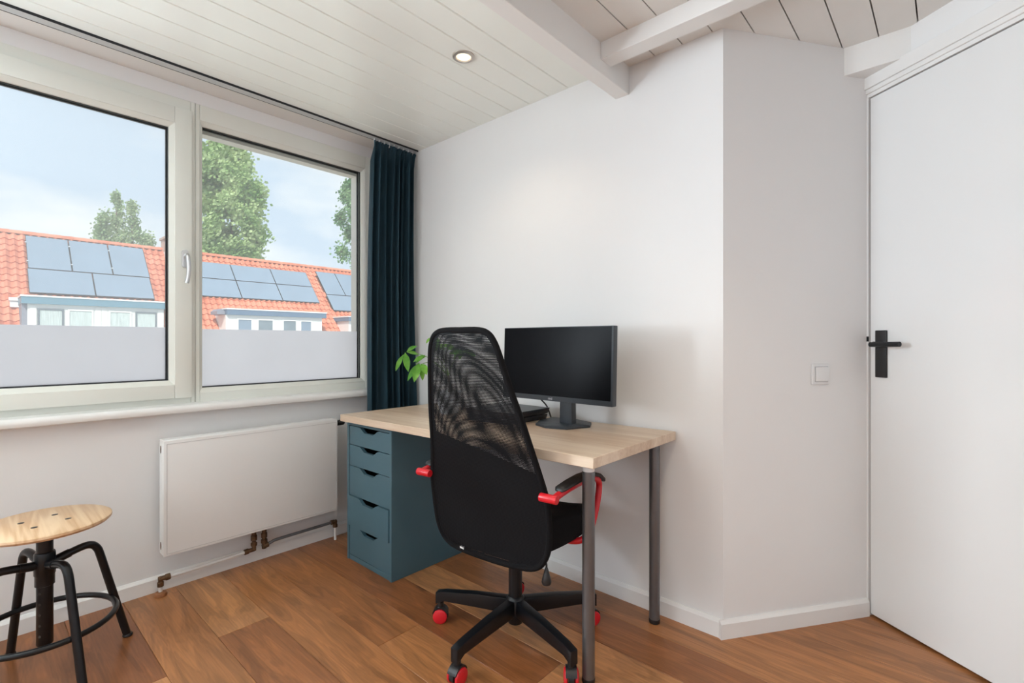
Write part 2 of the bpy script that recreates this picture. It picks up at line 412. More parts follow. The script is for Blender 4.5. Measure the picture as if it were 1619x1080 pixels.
# ================================================================== mesh helpers
class MB:
    def __init__(self):
        self.v = []
        self.f = []

    def add(self, vs, fs):
        o = len(self.v)
        self.v += [tuple(p) for p in vs]
        self.f += [tuple(i + o for i in f) for f in fs]
        return self

    def box(self, x0, x1, y0, y1, z0, z1):
        vs = [(x, y, z) for z in (z0, z1) for y in (y0, y1) for x in (x0, x1)]
        return self.add(vs, [(0, 2, 3, 1), (4, 5, 7, 6), (0, 1, 5, 4), (2, 6, 7, 3), (0, 4, 6, 2), (1, 3, 7, 5)])

    def prism(self, poly, z0, z1, fn=None):
        """poly (a,b) extruded over c; fn maps (a,b,c) to xyz"""
        fn = fn or (lambda a, b, c: (a, b, c))
        n = len(poly)
        vs = [fn(a, b, z0) for a, b in poly] + [fn(a, b, z1) for a, b in poly]
        fs = [tuple(range(n))[::-1], tuple(range(n, 2 * n))]
        fs += [(i, (i + 1) % n, n + (i + 1) % n, n + i) for i in range(n)]
        return self.add(vs, fs)

    def cyl(self, p0, p1, r0, r1=None, n=20, caps=True):
        r1 = r0 if r1 is None else r1
        p0, p1 = Vector(p0), Vector(p1)
        w = (p1 - p0).normalized()
        a = w.orthogonal().normalized()
        b = w.cross(a)
        vs = []
        for p, r in ((p0, r0), (p1, r1)):
            vs += [p + (a * math.cos(2 * PI * i / n) + b * math.sin(2 * PI * i / n)) * r for i in range(n)]
        fs = [(i, (i + 1) % n, n + (i + 1) % n, n + i) for i in range(n)]
        if caps:
            fs += [tuple(range(n))[::-1], tuple(range(n, 2 * n))]
        return self.add(vs, fs)

    def lathe(self, prof, c=(0, 0, 0), n=24, axis='z', caps=True):
        """prof: (radius, height) list"""
        vs, fs = [], []
        for r, h in prof:
            for i in range(n):
                a = 2 * PI * i / n
                p = (r * math.cos(a), r * math.sin(a), h)
                if axis == 'x':
                    p = (p[2], p[0], p[1])
                elif axis == 'y':
                    p = (p[0], p[2], p[1])
                vs.append((c[0] + p[0], c[1] + p[1], c[2] + p[2]))
        m = len(prof)
        for k in range(m - 1):
            for i in range(n):
                fs.append((k * n + i, k * n + (i + 1) % n, (k + 1) * n + (i + 1) % n, (k + 1) * n + i))
        if caps:
            fs += [tuple(range(n))[::-1], tuple(range((m - 1) * n, m * n))]
        return self.add(vs, fs)

    def tube(self, path, r, n=12, closed=False, sx=1.0):
        """round tube along a path; sx flattens one axis"""
        P = [Vector(p) for p in path]
        m = len(P)
        rs = r if isinstance(r, (list, tuple)) else [r] * m
        up = None
        vs, fs = [], []
        for k in range(m):
            if closed:
                t = (P[(k + 1) % m] - P[k - 1]).normalized()
            else:
                t = (P[min(k + 1, m - 1)] - P[max(k - 1, 0)]).normalized()
            if up is None:
                up = t.orthogonal().normalized()
            a = (up - t * up.dot(t)).normalized()
            up = a
            b = t.cross(a)
            vs += [P[k] + (a * math.cos(2 * PI * i / n) * sx + b * math.sin(2 * PI * i / n)) * rs[k] for i in range(n)]
        mm = m if closed else m - 1
        for k in range(mm):
            k2 = (k + 1) % m
            for i in range(n):
                fs.append((k * n + i, k * n + (i + 1) % n, k2 * n + (i + 1) % n, k2 * n + i))
        if not closed:
            fs += [tuple(range(n))[::-1], tuple(range((m - 1) * n, m * n))]
        return self.add(vs, fs)

    def grid(self, fn, nu, nv):
        vs = [fn(i / nu, j / nv) for j in range(nv + 1) for i in range(nu + 1)]
        fs = [(j * (nu + 1) + i, j * (nu + 1) + i + 1, (j + 1) * (nu + 1) + i + 1, (j + 1) * (nu + 1) + i)
              for j in range(nv) for i in range(nu)]
        return self.add(vs, fs)

    def mesh(self, name, m, off=(0, 0, 0), bevel=0.0, seg=2, smooth=True, ang=40, solid=0.0):
        me = bpy.data.meshes.new(name)
        me.from_pydata([(p[0] - off[0], p[1] - off[1], p[2] - off[2]) for p in self.v], [], self.f)
        bm = bmesh.new()
        bm.from_mesh(me)
        bmesh.ops.recalc_face_normals(bm, faces=bm.faces)
        if solid:
            bmesh.ops.solidify(bm, geom=bm.faces[:], thickness=solid)
        if bevel > 0:
            es = [e for e in bm.edges if len(e.link_faces) == 2 and e.calc_face_angle(0) > R(30)]
            bmesh.ops.bevel(bm, geom=es, offset=bevel, segments=seg, affect='EDGES', profile=0.6, clamp_overlap=True)
        bm.to_mesh(me)
        bm.free()
        me.materials.append(m)
        if smooth:
            me.polygons.foreach_set('use_smooth', [True] * len(me.polygons))
            me.set_sharp_from_angle(angle=R(ang))
        return me

    def build(self, name, m, parent=None, local=False, kind=None, label=None, **kw):
        """coordinates are world (default) or already local to the parent's root"""
        off = (0, 0, 0)
        if parent is not None and not local:
            off = root_of(parent).location
        me = self.mesh(name, m, off, **kw)
        o = bpy.data.objects.new(name, me)
        COL.objects.link(o)
        if parent is not None:
            o.parent = parent
        if kind:
            o['kind'] = kind
        if label:
            o['label'] = label
        return o

def root_of(o):
    while o.parent is not None:
        o = o.parent
    return o

def bx(*a):
    return MB().box(*a)

def tag(o, label, cat, group=None, kind=None):
    o['label'] = label
    o['category'] = cat
    if group:
        o['group'] = group
    if kind:
        o['kind'] = kind
    return o

def thing(name, label, cat, loc=(0, 0, 0), rz=0.0, group=None, kind=None):
    o = bpy.data.objects.new(name, None)
    o.empty_display_size = 0.1
    COL.objects.link(o)
    o.location = loc
    o.rotation_euler = (0, 0, rz)
    return tag(o, label, cat, group, kind)

def inst(name, me, parent, loc=(0, 0, 0), rot=(0, 0, 0)):
    o = bpy.data.objects.new(name, me)
    COL.objects.link(o)
    o.parent = parent
    o.location = loc
    o.rotation_euler = rot
    return o

def smooth_path(pts, n=6, closed=False):
    P = [Vector(p) for p in pts]
    m = len(P)
    out = []
    rng = range(m) if closed else range(m - 1)
    for k in rng:
        if closed:
            p0, p1, p2, p3 = P[k - 1], P[k], P[(k + 1) % m], P[(k + 2) % m]
        else:
            p0, p1, p2, p3 = P[max(k - 1, 0)], P[k], P[k + 1], P[min(k + 2, m - 1)]
        for i in range(n):
            t = i / n
            out.append(0.5 * ((2 * p1) + (p2 - p0) * t + (2 * p0 - 5 * p1 + 4 * p2 - p3) * t * t + (3 * p1 - p0 - 3 * p2 + p3) * t ** 3))
    if not closed:
        out.append(P[-1])
    return out

# ================================================================== the room
WX = -2.625        # window wall, inner face
WY = 1.89          # desk wall
CH = 2.295         # ceiling
A = Vector((-0.636, 1.89, 0))
Cd = Vector((0.57, 0.8215, 0)).normalized()
Nd = Vector((Cd.y, -Cd.x, 0))            # along the door wall, to the right
B = A + Cd * 0.672                        # inner corner of angled wall and door wall

def cw(u, out, z):                         # point of the angled wall: along, proud of the wall, height
    p = A + Cd * u + Nd * out
    return (p.x, p.y, z)

def dw(u, out, z):                         # point of the door wall
    p = B + Nd * u - Cd * out
    return (p.x, p.y, z)

def dbox(fn, u0, u1, o0, o1, z0, z1):
    m = MB()
    vs = [fn(u, o, z) for z in (z0, z1) for o in (o0, o1) for u in (u0, u1)]
    return m.add(vs, [(0, 2, 3, 1), (4, 5, 7, 6), (0, 1, 5, 4), (2, 6, 7, 3), (0, 4, 6, 2), (1, 3, 7, 5)])

def struct(mb, name, m, label, cat, **kw):
    return tag(mb.build(name, m, **kw), label, cat, kind='structure')

# floor: slab + planks
floor = struct(bx(-2.95, 2.0, -2.5, 2.7, -0.2, -0.012), 'floor', M_sub, 'warm brown oak plank floor of the room', 'floor', smooth=False)
plank_rows = []
k0 = int(math.floor((-2.45 - 1.0) / 0.185))
fixed = {(-2): [-2.04, -0.25, 1.4], (-4): [-3.2, -1.93, 0.1], (1): [-1.0, 0.8], (-1): [-0.75, 1.2], (0): [-1.55, 0.3], (-3): [-2.9, -0.9, 1.0]}
for k in range(k0, 9):
    y0, y1 = 1.0 + 0.185 * k, 1.0 + 0.185 * (k + 1)
    ya, yb = max(y0, -2.3), min(y1, 2.62)
    if yb - ya < 0.02:
        continue
    cuts = fixed.get(k)
    if cuts is None:
        s0 = -2.64 + rnd.uniform(0.5, 1.7)
        cuts = [s0, s0 + 1.8]
    xs = [-2.64] + [c for c in cuts if -2.6 < c < 1.85] + [1.9]
    for a, b in zip(xs, xs[1:]):
        g = 0.0004
        bx(a + g, b - g, ya + g, yb - g, -0.012, 0.0).build('plank', M_floor, floor, bevel=0.0012, seg=1, smooth=False)

# walls
wl_ = MB()
wl_.box(-2.80, WX, -2.4, 2.0, -0.2, 0.79)
wl_.box(-2.80, -2.662, -2.4, 2.0, 2.232, 2.45)
wl_.box(-2.80, WX, 1.665, 2.0, 0.79, 2.232)
wl_.box(-2.80, WX, -0.52, -0.40, 0.79, 2.232)
wl_.box(-2.80, WX, -2.4, -1.78, 0.79, 2.232)
struct(wl_, 'wall_left', M_wall, 'white wall under and around the windows behind the radiator', 'wall', smooth=False)
struct(bx(-2.95, A.x, WY, 2.0, -0.2, 2.45), 'wall_back', M_wall, 'wide white wall behind the desk and monitor', 'wall', smooth=False)
wc = MB()
wc.prism([cw(0, 0, 0)[:2], cw(0.80, 0, 0)[:2], cw(0.80, -0.10, 0)[:2], (A.x - 0.1, 2.0), (A.x, 2.0)], -0.2, 2.45)
struct(wc, 'wall_column', M_wall, 'narrow angled white wall with the light switch left of the door', 'wall', smooth=False)
wd = dbox(dw, 0.0, 1.5, -0.12, 0.0, 2.178, 2.45)
wd.v += []
t2 = dbox(dw, 0.93, 1.5, -0.12, 0.0, -0.2, 2.178)
wd.add(t2.v, t2.f)
struct(wd, 'wall_door', M_wall, 'white wall strip above the door', 'wall', smooth=False)
E1 = dw(1.38, 0, 0)
struct(bx(E1[0] - 0.1, 2.05, E1[1], E1[1] + 0.12, -0.2, 2.45), 'wall_front', M_wall, 'white wall beyond the door, out of frame', 'wall', smooth=False)
struct(bx(1.9, 2.05, -2.4, E1[1] + 0.1, -0.2, 2.45), 'wall_right', M_wall, 'white wall on the right, out of frame', 'wall', smooth=False)
wr = MB()
wr.box(-2.95, -0.9, -2.4, -2.25, -0.2, 2.45)
wr.box(1.4, 2.05, -2.4, -2.25, -0.2, 2.45)
wr.box(-0.9, 1.4, -2.4, -2.25, -0.2, 0.72)
wr.box(-0.9, 1.4, -2.4, -2.25, 2.18, 2.45)
struct(wr, 'wall_rear', M_wall, 'white wall behind the photographer with a window opening', 'wall', smooth=False)

# ceiling: slab + boards parallel to the window wall
ceil = struct(bx(-2.95, 2.05, -2.4, 2.75, 2.325, 2.45), 'ceiling', M_gap, 'white painted board ceiling with a beam across', 'ceiling', smooth=False)
# low glossy part by the window
xg = [-2.475] + [-2.398 + 0.1177 * i for i in range(0, 12)] + [-1.085]
xg = [x for x in xg if x <= -1.085 + 1e-6]
def board(x0, x1, z, m, gap, y0=-2.25, y1=WY):
    poly = [(x0 + gap, z + 0.004), (x0 + gap + 0.003, z), (x1 - gap - 0.003, z), (x1 - gap, z + 0.004), (x1 - gap, z + 0.016), (x0 + gap, z + 0.016)]
    mb = MB().prism(poly, y0, y1, lambda a, b, c: (a, c, b))
    # tongue closing the groove
    mb.box(x0 - 0.001, x0 + gap + 0.002, y0, y1, z + 0.006, z + 0.012)
    return mb.build('ceiling_board', m, ceil, smooth=False)
for a, b in zip(xg, xg[1:]):
    if b - a > 0.01:
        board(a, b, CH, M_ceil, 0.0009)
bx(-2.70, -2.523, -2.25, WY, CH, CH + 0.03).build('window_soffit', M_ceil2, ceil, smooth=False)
# part right of the beam
xh = [-1.03] + [-0.558 - 0.1163 * i for i in range(3, 0, -1)] + [-0.558 + 0.1163 * i for i in range(0, 22)]
M_gapline = M_gap
for a, b in zip(xh, xh[1:]):
    if a < 1.9:
        poly = [(a + 0.0022, 2.278), (b - 0.0022, 2.278), (b - 0.0022, 2.30), (a + 0.0022, 2.30)]
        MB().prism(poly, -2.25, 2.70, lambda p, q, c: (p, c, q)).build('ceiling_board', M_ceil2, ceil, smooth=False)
# beam and joists
struct(bx(-1.089, -1.024, -2.25, WY, 2.159, 2.32), 'trim_1', M_beam, 'white painted main beam across the ceiling', 'beam', bevel=0.002, seg=1)
for i, (y0, y1, z0) in enumerate(((1.662, 1.735, 2.212), (0.985, 1.055, 2.212), (0.305, 0.375, 2.212), (-0.375, -0.305, 2.212), (-1.055, -0.985, 2.212))):
    struct(bx(-1.024, 1.9 if i else 0.9, y0, y1, z0, 2.30), 'trim_%d' % (i + 2), M_beam,
           'white joist running from the main beam toward the door' if i == 0 else 'white ceiling joist above the photographer, out of frame', 'joist', bevel=0.0015, seg=1)
struct(bx(-0.40, 0.10, 2.345, 2.47, 2.168, 2.30), 'trim_7', M_beam, 'white joist end boxed in above the door frame corner', 'joist', bevel=0.0015, seg=1)

# baseboards
def base_poly(t=0.014, h=0.068):
    return [(0, 0), (t, 0), (t, h - 0.012), (t * 0.55, h - 0.004), (t * 0.35, h), (0, h)]
struct(MB().prism(base_poly(), -2.25, WY, lambda a, b, c: (WX + a, c, b)), 'baseboard_left', M_trim, 'white baseboard below the radiator', 'baseboard', smooth=False)
struct(MB().prism(base_poly(), WX, A.x + 0.004, lambda a, b, c: (c, WY - a, b)), 'baseboard_back', M_trim, 'white baseboard behind the desk legs', 'baseboard', smooth=False)
struct(MB().prism(base_poly(), -0.018, 0.665, lambda a, b, c: cw(c, a, b)), 'baseboard_column', M_trim, 'white baseboard of the angled wall beside the door', 'baseboard', smooth=False)

# ------------------------------------------------------------------ windows
def frame_boxes(y0, y1, z0, z1, w, xa, xb):
    m = MB()
    wl, wr_, wb, wt = w
    m.box(xa, xb, y0, y0 + wl, z0, z1)
    m.box(xa, xb, y1 - wr_, y1, z0, z1)
    m.box(xa, xb, y0 + wl, y1 - wr_, z0, z0 + wb)
    m.box(xa, xb, y0 + wl, y1 - wr_, z1 - wt, z1)
    return m

def window(n, label, y0, y1, z0, z1, gl, sash, sash_face, film=True, handle=False, pane=None):
    """gl = glass rectangle (y0,y1,z0,z1); sash = sash outer rectangle or None"""
    w = thing('window_%d' % n, label, 'window', (-2.66, (y0 + y1) / 2, z0), kind='structure')
    gy0, gy1, gz0, gz1 = gl
    xf = -2.66
    if sash:
        sy0, sy1, sz0, sz1 = sash
        frame_boxes(y0, y1, z0, z1, (sy0 - y0, y1 - sy1, sz0 - z0, z1 - sz1), -2.74, xf).build('outer_frame', M_pvc, w, bevel=0.002, seg=1)
        s = frame_boxes(sy0, sy1, sz0, sz1, (gy0 - sy0 - 0.020, sy1 - gy1 - 0.020, gz0 - sz0 - 0.020, sz1 - gz1 - 0.020), -2.72, sash_face).build('sash', M_pvc, w, bevel=0.003, seg=2)
        face = sash_face
    else:
        s = frame_boxes(y0, y1, z0, z1, (gy0 - y0 - 0.014, y1 - gy1 - 0.018, gz0 - z0 - 0.02, z1 - gz1 - 0.02), -2.74, xf).build('frame', M_pvc, w, bevel=0.002, seg=1)
        face = xf
    # sloped glazing bead
    bw = 0.020 if sash else 0.016
    bead = MB()
    o = [(gy0 - bw, gz0 - 0.02), (gy1 + bw, gz0 - 0.02), (gy1 + bw, gz1 + 0.02), (gy0 - bw, gz1 + 0.02)]
    i = [(gy0, gz0), (gy1, gz0), (gy1, gz1), (gy0, gz1)]
    vs = [(face - 0.003, a, b) for a, b in o] + [(face - 0.015, a, b) for a, b in i] + [(face - 0.034, a, b) for a, b in i] + [(face - 0.034, a, b) for a, b in o]
    fs = []
    for k in range(4):
        k2 = (k + 1) % 4
        fs += [(k, k2, 4 + k2, 4 + k), (4 + k, 4 + k2, 8 + k2, 8 + k), (8 + k, 8 + k2, 12 + k2, 12 + k), (12 + k, 12 + k2, k2, k)]
    bead.add(vs, fs)
    bead.build('glazing_bead', M_pvc, w, smooth=False)
    xg_ = face - 0.032
    frame_boxes(gy0 - 0.004, gy1 + 0.004, gz0 - 0.004, gz1 + 0.004, (0.0062,) * 4, xg_ - 0.004, xg_ + 0.006).build('rubber_seal', M_seal, w, smooth=False)
    bx(xg_ - 0.004, xg_, gy0 - 0.003, gy1 + 0.003, gz0 - 0.003, gz1 + 0.003).build('pane', M_glass, w, smooth=False)
    frame_boxes(gy0 - 0.004, gy1 + 0.004, gz0 - 0.004, gz1 + 0.004, (0.008,) * 4, xg_ - 0.030, xg_ - 0.018).build('outer_seal', M_seal, w, smooth=False)
    bx(xg_ - 0.024, xg_ - 0.020, gy0 - 0.003, gy1 + 0.003, gz0 - 0.003, gz1 + 0.003).build('pane', pane or M_glass, w, smooth=False)
    if film:
        bx(xg_ - 0.0262, xg_ - 0.0248, gy0 - 0.002, gy1 + 0.002, gz0 - 0.002, film).build('frosted_film', M_frost, w, smooth=False)
    if handle:
        hy, hz = handle
        rose = MB()
        rose.prism([(hy + 0.014 * math.cos(t) , hz + (0.028 if math.sin(t) > 0 else -0.028) + 0.014 * math.sin(t)) for t in [2 * PI * q / 24 for q in range(24)]], sash_face, sash_face + 0.010,
                   lambda a, b, c: (c, a, b))
        hr = rose.build('handle_rose', M_alu, s, bevel=0.002)
        hp = smooth_path([(sash_face + 0.008, hy, hz + 0.012), (sash_face + 0.036, hy, hz + 0.014), (sash_face + 0.046, hy + 0.001, hz - 0.004), (sash_face + 0.046, hy + 0.004, hz - 0.05), (sash_face + 0.044, hy + 0.000, hz - 0.095), (sash_face + 0.042, hy - 0.004, hz - 0.115)], 5)
        MB().tube(hp, 0.0085, 12).build('handle_lever', M_alu, s)
    return w

window(1, 'cream framed opening window with silver handle and frosted lower strip', -0.40, 0.7245, 0.808, 2.232, (-0.215, 0.618, 0.928, 2.086), (-0.30, 0.706, 0.846, 2.181), -2.64, film=1.171, handle=(0.677, 1.488), pane=M_glass_l)
window(2, 'cream framed fixed window with frosted lower strip beside the curtain', 0.7255, 1.664, 0.808, 2.232, (0.757, 1.607, 0.884, 2.138), None, -2.66, film=1.167, pane=M_glass_r)
window(3, 'cream framed window of the same wall, out of frame', -1.78, -0.52, 0.808, 2.232, (-1.68, -0.62, 0.90, 2.12), None, -2.66, film=None)  # unseen window added to carry the side fill lamp
# outside reveal boards around the windows
rv = MB()
rv.box(-2.80, -2.742, -0.40, 1.664, 2.126, 2.232)
rv.box(-2.80, -2.742, 1.612, 1.664, 0.79, 2.126)
rv.box(-2.80, -2.742, -0.40, 1.612, 0.79, 0.82)
struct(rv, 'trim_8', M_outer, 'pale outer reveal boards around the outside of the windows', 'window reveal', smooth=False)
# window sill
struct(MB().prism([(-2.70, 0.782), (-2.580, 0.782), (-2.571, 0.787), (-2.568, 0.797), (-2.570, 0.810), (-2.579, 0.818), (-2.70, 0.820)], -2.2, 1.70, lambda a, b, c: (a, c, b)),
       'trim_9', M_sill, 'white window sill with a rounded front edge above the radiator', 'window sill')
# rear window added behind the photographer for the second fill lamp
wz = thing('window_4', 'white framed rear window behind the photographer, out of frame', 'window', (0.25, -2.3, 0.72), kind='structure')
fm = MB()
for (x0, x1, z0, z1) in ((-0.9, 1.4, 0.72, 0.79), (-0.9, 1.4, 2.11, 2.18), (-0.9, -0.83, 0.79, 2.11), (1.33, 1.4, 0.79, 2.11), (0.215, 0.285, 0.79, 2.11)):
    fm.box(x0, x1, -2.30, -2.25, z0, z1)
fm.build('frame', M_pvc, wz, smooth=False)

# ------------------------------------------------------------------ door
door = thing('door_1', 'flush white gloss door with black lever handle in a white frame', 'door', tuple(dw(0.43, 0, 0)), kind='structure')
dbox(dw, 0.010, 0.870, -0.040, 0.000, 0.010, 2.086).build('door_leaf', M_door, door, bevel=0.0015, seg=1)
fr_ = dbox(dw, -0.02, 0.006, -0.10, 0.006, 0.0, 2.092)
for a in (dbox(dw, 0.874, 0.93, -0.10, 0.006, 0.0, 2.092), dbox(dw, -0.02, 0.93, -0.10, 0.004, 2.090, 2.104)):
    fr_.add(a.v, a.f)
fr_.build('door_jamb', M_trim, door, smooth=False)
cs = dbox(dw, -0.02, 0.98, -0.05, 0.012, 2.104, 2.122)
a = dbox(dw, -0.02, 0.98, -0.05, 0.018, 2.122, 2.176); cs.add(a.v, a.f)
cs.build('head_casing', M_trim, door, bevel=0.0015, seg=1)
dbox(dw, 0.0, 0.93, -0.10, -0.045, -0.01, 2.09).build('dark_passage', M_gap, door, smooth=False)  # dark block standing in for the shade behind the closed door
# handle: long back plate + lever
hd = dbox(dw, 0.036, 0.082, 0.0, 0.008, 0.964, 1.150).build('handle_plate', M_blackpl, door, bevel=0.003)
MB().cyl(dw(0.062, 0.006, 1.096), dw(0.062, 0.046, 1.096), 0.0095, n=16).build('lever_neck', M_blackmetal, hd)
lv = MB().tube([Vector(dw(u, 0.050, 1.094 + dz)) for u, dz in ((0.052, 0), (0.07, 0.0), (0.11, 0.001), (0.168, 0.002))], 0.0095, 14)
lv.build('lever', M_blackmetal, hd)
dbox(dw, -0.004, 0.0075, 0.004, 0.0075, 1.106, 1.126).build('strike_plate', M_blackmetal, door, smooth=False)

# ------------------------------------------------------------------ light switch
sw = thing('light_switch', 'square white rocker light switch on the angled wall', 'light switch', cw(0.434, 0, 0.978))
dbox(cw, 0.394, 0.474, 0.0, 0.009, 0.938, 1.018).build('switch_plate', M_white_pl, sw, bevel=0.003)
dbox(cw, 0.404, 0.464, 0.007, 0.0115, 0.948, 1.008).build('switch_surround', mat('switch_gap', (0.45, 0.45, 0.46), 0.5, var=0.02), sw, smooth=False)
dbox(cw, 0.4065, 0.4625, 0.008, 0.0145, 0.950, 1.006).build('rocker', M_white_pl, sw, bevel=0.002)

# ------------------------------------------------------------------ recessed downlights
def downlight(x, y, z, label, power):
    t = thing('downlight', label, 'ceiling light', (x, y, z), group='recessed ceiling downlights')
    MB().lathe([(0.046, 0.001), (0.0455, -0.004), (0.040, -0.007), (0.032, -0.0065), (0.0305, -0.002), (0.0305, 0.001)], n=36, caps=False).build('trim_ring', M_ringmetal, t, local=True)
    MB().lathe([(0.0305, -0.0012), (0.022, -0.0022), (0.010, -0.0032), (0.0004, -0.0035)], n=28, caps=False).build('lamp_lens', M_lamp, t, local=True)
    lo = add_light('downlight_lamp', 'SPOT', (0, 0, -0.012), power, (1.0, 0.80, 0.58), (0, 0, 0), spot_size=R(130), spot_blend=0.6, shadow_soft_size=0.03)
    lo.parent = t
downlight(-1.515, 1.386, CH, 'small round lit downlight with metal ring in the glossy boards near the window', 5)
downlight(-1.515, -0.40, CH, 'small round downlight above the photographer, out of frame', 6)
downlight(-0.30, 0.55, 2.278, 'small round downlight between the joists, out of frame', 24)
downlight(0.55, -0.70, 2.278, 'small round downlight in the rear boards, out of frame', 8)

# ------------------------------------------------------------------ curtain rail + curtain
rail = MB()
rail.box(-2.521, -2.476, -2.25, 1.885, 2.288, 2.31)
ro = tag(rail.build('curtain_rail', M_rail, smooth=False), 'grey metal curtain rail set flush along the ceiling edge', 'curtain rail')
for x in (-2.523, -2.4775):
    bx(x, x + 0.0016, -2.25, 1.885, 2.2870, 2.30).build('rail_groove', M_seal, ro, smooth=False)

cu = thing('curtain', 'dark teal pleated curtain hanging in the corner right of the window', 'curtain', (-2.50, 1.70, 0.0))
def curtain_pt(s, z):
    """s 0..1 across, z height"""
    top = 2.274
    t = max(0.0, min(1.0, (top - z) / 0.11))            # 0 at the heading, 1 below the gathers
    low = max(0.0, min(1.0, (top - z) / 1.6))
    y_l = 1.578 - 0.012 * t - 0.025 * low + 0.006 * math.sin(z * 3)
    y_r = 1.876 - 0.022 * t + 0.012 * low + 0.010 * math.sin(z * 2.6 + 1)
    ss = s + 0.012 * math.sin(z * 2.3 + s * 9) + 0.030 * math.sin(2 * PI * 1.4 * s + 0.6)
    y = y_l + (y_r - y_l) * s
    fold = math.sin(2 * PI * 7.3 * ss + 0.5) * (0.004 + 0.026 * t) + math.sin(2 * PI * 16.0 * s) * 0.007 * (1 - t) + 0.010 * math.sin(2 * PI * 3.1 * s + 2.0 + z) * t
    x = -2.492 + fold
    y += 0.010 * math.cos(2 * PI * 7.3 * ss + 0.5) * t
    return (x, y, z)
zz = [2.274, 2.264, 2.25, 2.235, 2.215, 2.195, 2.175, 2.155, 2.13, 2.10, 2.05, 1.95] + [1.85 - 0.13 * i for i in range(15)]
cm = MB()
NS = 150
NZ = len(zz)
front = [curtain_pt(i / NS, z) for z in zz for i in range(NS + 1)]
cm_f = [(j * (NS + 1) + i, j * (NS + 1) + i + 1, (j + 1) * (NS + 1) + i + 1, (j + 1) * (NS + 1) + i) for j in range(NZ - 1) for i in range(NS)]
NF = len(front)
edge_i = list(range(NS + 1)) + [j * (NS + 1) + NS for j in range(1, NZ)] + [(NZ - 1) * (NS + 1) + i for i in range(NS - 1, -1, -1)] + [j * (NS + 1) for j in range(NZ - 2, 0, -1)]
cm.add(front + [(x - 0.003, y, z) for x, y, z in front],
       cm_f + [tuple(q + NF for q in reversed(f)) for f in cm_f] + [(p, q, q + NF, p + NF) for p, q in zip(edge_i, edge_i[1:] + edge_i[:1])])
cm.build('curtain_cloth', M_curtain, cu, ang=80)
for j in range(9):
    y = 1.585 + j * 0.034
    bx(-2.503, -2.497, y, y + 0.004, 2.262, 2.288).build('curtain_hook', M_white_pl, cu, smooth=False)

# ------------------------------------------------------------------ radiator
rad = thing('radiator', 'white flat panel radiator on the wall below the windows', 'radiator', (-2.53, 0.96, 0.185))
y0, y1, z0, z1 = 0.562, 1.359, 0.184, 0.682
bx(-2.565, -2.508, y0, y1, z0 + 0.004, z1 - 0.004).build('body', M_rad, rad, bevel=0.006)
bx(-2.508, -2.500, y0 + 0.001, y1 - 0.001, z0, z1 - 0.002).build('front_panel', M_rad, rad, bevel=0.004)
frame_boxes(y0 + 0.012, y1 - 0.008, z0 + 0.010, z1 - 0.016, (0.0022,) * 4, -2.5006, -2.4994).build('panel_line', mat('radiator_line', (0.60, 0.59, 0.58), 0.5, var=0.02), rad, smooth=False)
bx(-2.566, -2.506, y0 + 0.0005, y1 - 0.0005, z1 - 0.006, z1).build('top_cover', M_rad, rad, bevel=0.002, seg=1)
for zc in (0.225, 0.640):
    MB().prism([(-2.538 + 0.008 * math.cos(t), zc + 0.017 * math.sin(t)) for t in [2 * PI * q / 16 for q in range(16)]], y0 - 0.001, y0 + 0.002, lambda a, b, c: (a, c, b)).build('side_opening', M_brass, rad)
for yb in (0.75, 1.20):
    bx(-2.624, -2.563, yb - 0.02, yb + 0.02, 0.25, 0.62).build('wall_bracket', M_rad, rad, smooth=False)
# valve head on the right
MB().lathe([(0.010, -0.006), (0.010, 0.010), (0.015, 0.012), (0.0155, 0.022), (0.013, 0.024), (0.0155, 0.027), (0.0155, 0.050), (0.011, 0.056)], (-2.535, y1, 0.655), 20, 'y').build('valve_head', M_blackpl, rad)
# pipes under the radiator
XP = -2.563
def elbow(p, r=0.013):
    m = MB()
    m.cyl((p[0], p[1] - 0.012, p[2]), (p[0], p[1] + 0.012, p[2]), r, n=14)
    return m
def run(pts, r, n=5):
    return MB().tube(smooth_path(pts, n), r, 12)
run([(XP, 0.566, 0.004), (XP, 0.566, 0.03), (XP, 0.566, 0.046)], 0.0075).build('pipe', M_pipe, rad)
run([(XP, 0.585, 0.072), (XP, 0.75, 0.074), (XP, 0.920, 0.079)], 0.0075).build('pipe', M_pipe, rad)
run([(XP, 1.010, 0.086), (XP, 1.035, 0.092), (XP, 1.06, 0.097), (XP, 1.20, 0.099), (XP, 1.365, 0.101)], 0.0075).build('pipe', M_pipegrey, rad)
run([(XP, 1.378, 0.085), (XP, 1.378, 0.04), (XP, 1.378, 0.0)], 0.0075).build('pipe', M_pipe, rad)
def fitting(parts):
    m = MB()
    for p, q, r in parts:
        m.cyl(p, q, r, n=16)
    return m.build('brass_fitting', M_brass, rad, bevel=0.0012, seg=1)
fitting([((XP, 0.566, 0.040), (XP, 0.566, 0.060), 0.0125), ((XP, 0.566, 0.046), (XP, 0.566, 0.082), 0.0095), ((XP, 0.558, 0.073), (XP, 0.592, 0.073), 0.0105), ((XP, 0.584, 0.073), (XP, 0.602, 0.073), 0.0135)])
fitting([((XP, 0.905, 0.079), (XP, 0.925, 0.080), 0.0130), ((XP, 0.92, 0.080), (XP, 0.957, 0.081), 0.0100), ((XP, 0.950, 0.074), (XP, 0.950, 0.12), 0.0100), ((XP, 0.950, 0.098), (XP, 0.950, 0.113), 0.0145),
         ((XP, 0.950, 0.125), (XP, 0.950, 0.150), 0.0140), ((XP, 0.950, 0.150), (XP, 0.950, 0.190), 0.0110)])
